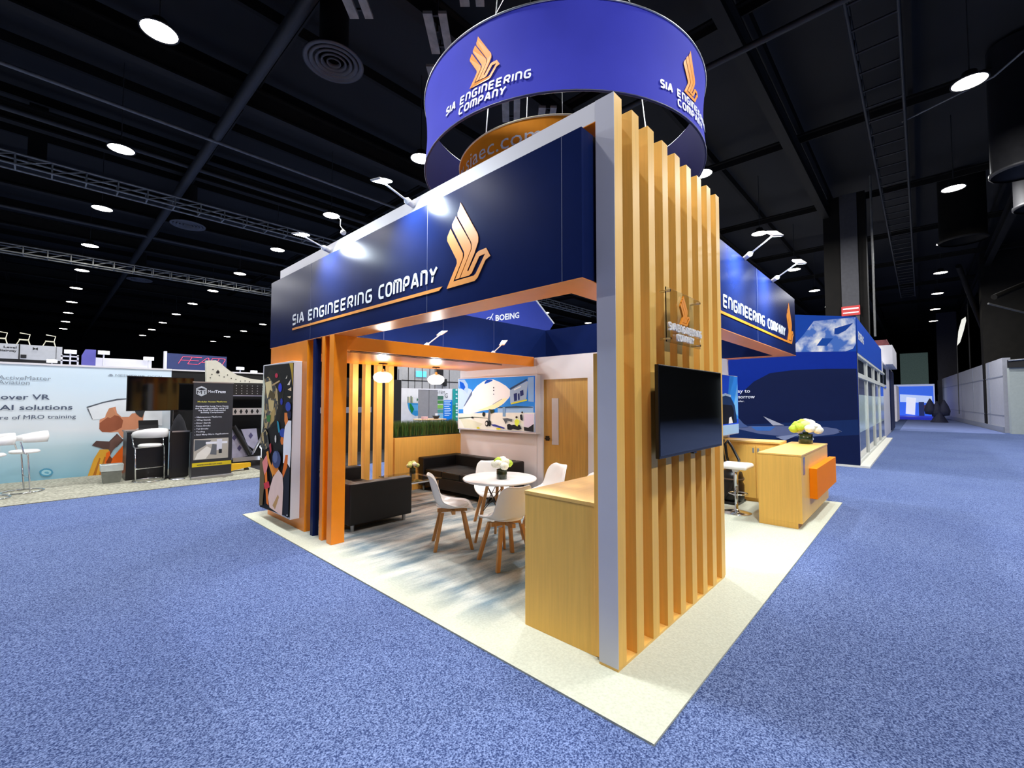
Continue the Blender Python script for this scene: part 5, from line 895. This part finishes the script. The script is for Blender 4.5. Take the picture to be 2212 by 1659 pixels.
for (a, b) in ((10.96,11.33),(11.41,11.61)): MB().box(a,b,17.96,17.984,2.95,3.26).build('screen', mat('blue_screen','5cc4f4',.3,noise=.25,nscale=3,emit=.8), t)
MB().box(12.3,12.7,17.9,17.98,2.6,3.5).box(12.75,12.95,17.9,17.98,2.5,2.9).build('dark_equipment', BLACK, t)
# hanging brand sign
t = thing('hanging_brand_sign', 'flat blue hanging sign with white name seen above inner header', 'sign', (14, 14, 5.6))
SV = [(10.637,14.0,5.682),(15.9,14.0,7.21),(17.3,12.0,6.0),(12.0,12.0,4.9)]
import mathutils
O_ = Vector((11.4,14.6,5.25)); 
# a triangular hanging banner: long vertical face and its end edge
fH = lambda u, v, w_: (10.63 + u, 14.0 - w_, v)
MB().prism([(.0,5.0),(5.9,5.0),(6.9,6.13),(5.26,7.2),(0,5.7)], fH, .06).build('face', mat('sign_blue','23389a',.6,noise=.03,emit=.12), t)
MB().prism([(0,5.66),(5.26,7.16),(5.26,7.24),(0,5.74)], fH, .09).prism([(5.22,7.2),(6.86,6.1),(6.95,6.14),(5.3,7.26)], fH, .09).build('edge_trim', LETTER, t)
def fS(u, v, w_): return (10.63 + u, 13.93 - w_, 5.55 + (u-1.9)*.235 + v)
m = MB(); ftext(m, fS, 'BOEING', 2.15, .02, .42, width=1.75, bold=.012); m.build('lettering', LETTER, t)
m = MB(); m.tube([fS(1.75+.24*math.cos(a), .05+.2*math.sin(a), 0) for a in [i*PI/10 for i in range(18)]], .02, 6).tube([fS(1.45,-.1,0), fS(1.75,.1,0), fS(2.0,.4,0)], .02, 6); m.build('globe_logo', LETTER, t)
for x in (11, 15.5): MB().cyl((x,13.97,7.0 if x > 12 else 5.8),(x,13.97,11.4),.008,n=5).build('cable', SILVER, t)
# ================================================================ RIGHT SIDE
def cloud_mat():
    m = bpy.data.materials.new('cloud_print'); m.use_nodes = True; nt = m.node_tree; N = nt.nodes; L = nt.links; b = N['Principled BSDF']; b.inputs['Roughness'].default_value = .5
    tc = N.new('ShaderNodeTexCoord'); n = N.new('ShaderNodeTexNoise'); n.inputs['Scale'].default_value = 2.6; n.inputs['Detail'].default_value = 8; n.inputs['Distortion'].default_value = .4; L.new(tc.outputs['Object'], n.inputs[0])
    r = N.new('ShaderNodeValToRGB'); e = r.color_ramp.elements; e[0].position = .42; e[0].color = lin('2f62b0'); e[1].position = .62; e[1].color = lin('ece8dc'); q = e.new(.52); q.color = lin('a8b4cc'); L.new(n.outputs[0], r.inputs[0]); L.new(r.outputs[0], b.inputs['Base Color']); return m
PV = thing('blue_pavilion', 'blue exhibit pavilion with cloud print and airliner mural at right', 'booth', (16, 3, .012)); BL = mat('pavilion_blue', '0f48b0', .5, noise=.02, spec=.15); NB = mat('pavilion_navy', '0d1a40', .5, noise=.02, spec=.15)
MB().box(11.7, 11.9, -.22, 7.5, .012, 3.86).build('end_wall', NB, PV); art('mural_print', fX(11.699), BOE, PV, special={'CLOUD': cloud_mat()}, step=.0015)
fp = fX(11.675); m = MB(); ftext(m, fp, 'ay to', -2.6, 1.925, .15, width=.34, bold=.002); ftext(m, fp, 'morrow', -2.64, 1.755, .15, width=.5, bold=.002); ftext(m, fp, 'safer.', -2.62, 1.645, .08, width=.2); m.build('lettering', LETTER, PV)
bx('side_fascia', (11.9, 21.4, -.225, .1, 2.93, 3.84), BL, PV); m = MB(); ftext(m, fY(-.228), 'BOEING', 12.1, 3.3, .3, width=1.5, bold=.01); m.build('side_lettering', LETTER, PV)
FRm = mat('frame_white', 'd4d6cc', .45, noise=.03)
GLZ = mat('frosted_green_glass', 'd2e8de', .12, noise=.05, spec=.6); GLD = mat('dark_reflecting_glass', '3c4656', .04, noise=.25, nscale=1.5, spec=.8)
for k in range(4):
    x = 11.95 + k*2.8
    m = MB().box(x, x+.12, -.21, -.1, .1, 2.93).build('mullion', FRm, PV)
    MB().box(x+.12, x+2.8, -.17, -.15, .75 + .08, 1.85).build('frosted_pane', GLZ, PV); MB().box(x+.12, x+2.8, -.17, -.15, .12, .83).build('lower_pane', GLD, PV); MB().box(x+.12, x+2.8, -.17, -.15, 1.85, 2.30).build('upper_pane', GLD, PV); MB().box(x+.12, x+2.8, -.17, -.15, 2.42, 2.93).build('transom_pane', GLD, PV)
MB().box(11.92, 23.4, -.215, -.09, 2.30, 2.42).box(11.92, 23.4, -.22, -.09, 2.86, 2.93).box(11.92, 23.4, -.215, -.09, .05, .12).build('rail', FRm, PV)
MB().box(11.65, 23.5, -.42, 8, .0, .05).build('curb', mat('curb_white','dedccf',.5,noise=.03), PV)
MB().box(11.95, 23.4, .3, .4, .05, 2.9).build('inner_screen', mat('inner_grey','8a949a',.6,noise=.2,nscale=1), PV)
t = thing('white_booth_tower', 'white booth tower with projecting box past the blue pavilion', 'booth', (27, .5, .0)); MB().box(23.6,33,-.15,4,.0,3.5).build('body', WHITE, t, bevel=.01); MB().box(26,31,-.42,1,3.5,4.45).build('projecting_box', WHITE, t); MB().box(23.65,25.6,-.17,-.151,2.3,3.4).build('glass', GLD, t)
MB().box(29,33,-.2,-.151,.1,3.4).build('navy_panel', NB, t)
m = MB(); [m.box(26.3+i*.5,26.34+i*.5,-.2,.6,4.45,4.75) for i in range(9)]; m.box(26.2,30.6,-.22,-.18,4.72,4.76); m.build('roof_rail', mat('red_rail','6a3034',.5,noise=.2), t)
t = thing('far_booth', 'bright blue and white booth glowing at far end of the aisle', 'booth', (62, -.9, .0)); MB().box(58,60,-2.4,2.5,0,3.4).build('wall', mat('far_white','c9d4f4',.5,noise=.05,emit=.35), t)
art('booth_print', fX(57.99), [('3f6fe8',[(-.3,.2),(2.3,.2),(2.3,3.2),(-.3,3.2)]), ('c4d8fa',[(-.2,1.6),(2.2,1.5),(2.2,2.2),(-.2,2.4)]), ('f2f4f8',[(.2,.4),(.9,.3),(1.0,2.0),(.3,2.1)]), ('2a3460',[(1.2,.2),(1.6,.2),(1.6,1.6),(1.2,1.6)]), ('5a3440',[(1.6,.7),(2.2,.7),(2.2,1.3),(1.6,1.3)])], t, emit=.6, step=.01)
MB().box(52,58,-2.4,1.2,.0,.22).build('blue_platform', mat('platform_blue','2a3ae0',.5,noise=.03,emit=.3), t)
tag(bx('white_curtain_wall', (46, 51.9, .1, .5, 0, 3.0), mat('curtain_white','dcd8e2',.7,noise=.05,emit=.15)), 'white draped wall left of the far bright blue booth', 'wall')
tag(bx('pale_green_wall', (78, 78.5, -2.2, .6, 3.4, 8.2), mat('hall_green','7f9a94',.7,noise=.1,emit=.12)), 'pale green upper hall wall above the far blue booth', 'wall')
t = thing('coat_rack', 'stand of dark bags in the aisle before the grey wall', 'stand', (46, -2.4, .0125)); MB().cyl((0,0,0),(0,0,2.2),.04).build('pole', PIPE, t, world=False)
for (y, z) in ((-.3,1.0),(.1,.9),(.5,1.1)): MB().lathe([(0,-.5),(.3,-.45),(.36,-.1),(.25,.3),(.05,.75),(.0,.8)], (0,y,z), n=12, sx=.7).build('bag', mat('bag_navy','232640',.7,noise=.2), t, world=False)
MB().lathe([(.55,0),(.3,.5),(.2,.9)],(0,0,0),n=10).build('skirt', mat('bag_navy','232640'), t, world=False)
GW = mat('far_grey_panel', 'b2b4be', .6, noise=.05)
a, b = Vector((32.6,-4.62,0)), Vector((65.9,-2.78,0)); d = (b-a).normalized(); nr = Vector((-d.y, d.x, 0))
t = thing('grey_hall_partition', 'long pale grey panelled wall along right side of the aisle', 'wall', tuple(a))
def fG(u, v, w_): p = a + d*u + nr*w_; return (p.x, p.y, v)
MB().prism([(0,.0),(33.3,.0),(33.3,4.0),(0,4.0)], fG, -.3).build('wall_panel', GW, t)
m = MB()
for u in (3.6,3.9,9.5,15): m.prism([(u,.0),(u+.12,0),(u+.12,4.0),(u,4.0)], fG, .02)
m.prism([(0,3.0),(33,3.0),(33,3.06),(0,3.06)], fG, .02).prism([(0,.9),(33,.9),(33,.94),(0,.94)], fG, .02).prism([(0,0),(33,0),(33,.3),(0,.3)], fG, .06); m.build('trim', mat('trim_grey','8f95a4',.6,noise=.05), t)
t = thing('pale_green_booth', 'pale green booth box cut off by the right edge', 'booth', (33, -6.5, 0)); MB().box(31.5,32.3,-9.5,-4.75,0,3.4).build('box', mat('sage_panel','b0bab6',.6,noise=.04), t); MB().box(31.49,31.5,-5.6,-5.45,1.1,3.3).box(31.49,31.5,-9.4,-5.7,2.9,2.95).build('trim', WHITE, t); MB().box(31.47,31.5,-9,-5.75,1.5,1.62).build('green_stripe', mat('green_stripe','2f8a3c',.5,noise=.03), t)
MB().box(31.3,31.6,-9.5,-4.7,3.4,3.8).build('dark_top', BLACK, t); MB().cyl((31.2,-4.7,3.75),(31.2,-9,4.1),.05,n=8).build('roof_rod', SILVER, t)
tag(MB().prism([(31.0,-4.5),(32.5,-4.5),(51.5,-3.4),(51.5,-.45),(31.0,-.45)], lambda u,v,w_: (u,v,w_), .012).build('aisle_carpet', mat('pale_blue_carpet','7384b8',.95,noise=.1,nscale=3)), 'paler blue carpet strip crossing the far end of the aisle', 'carpet')
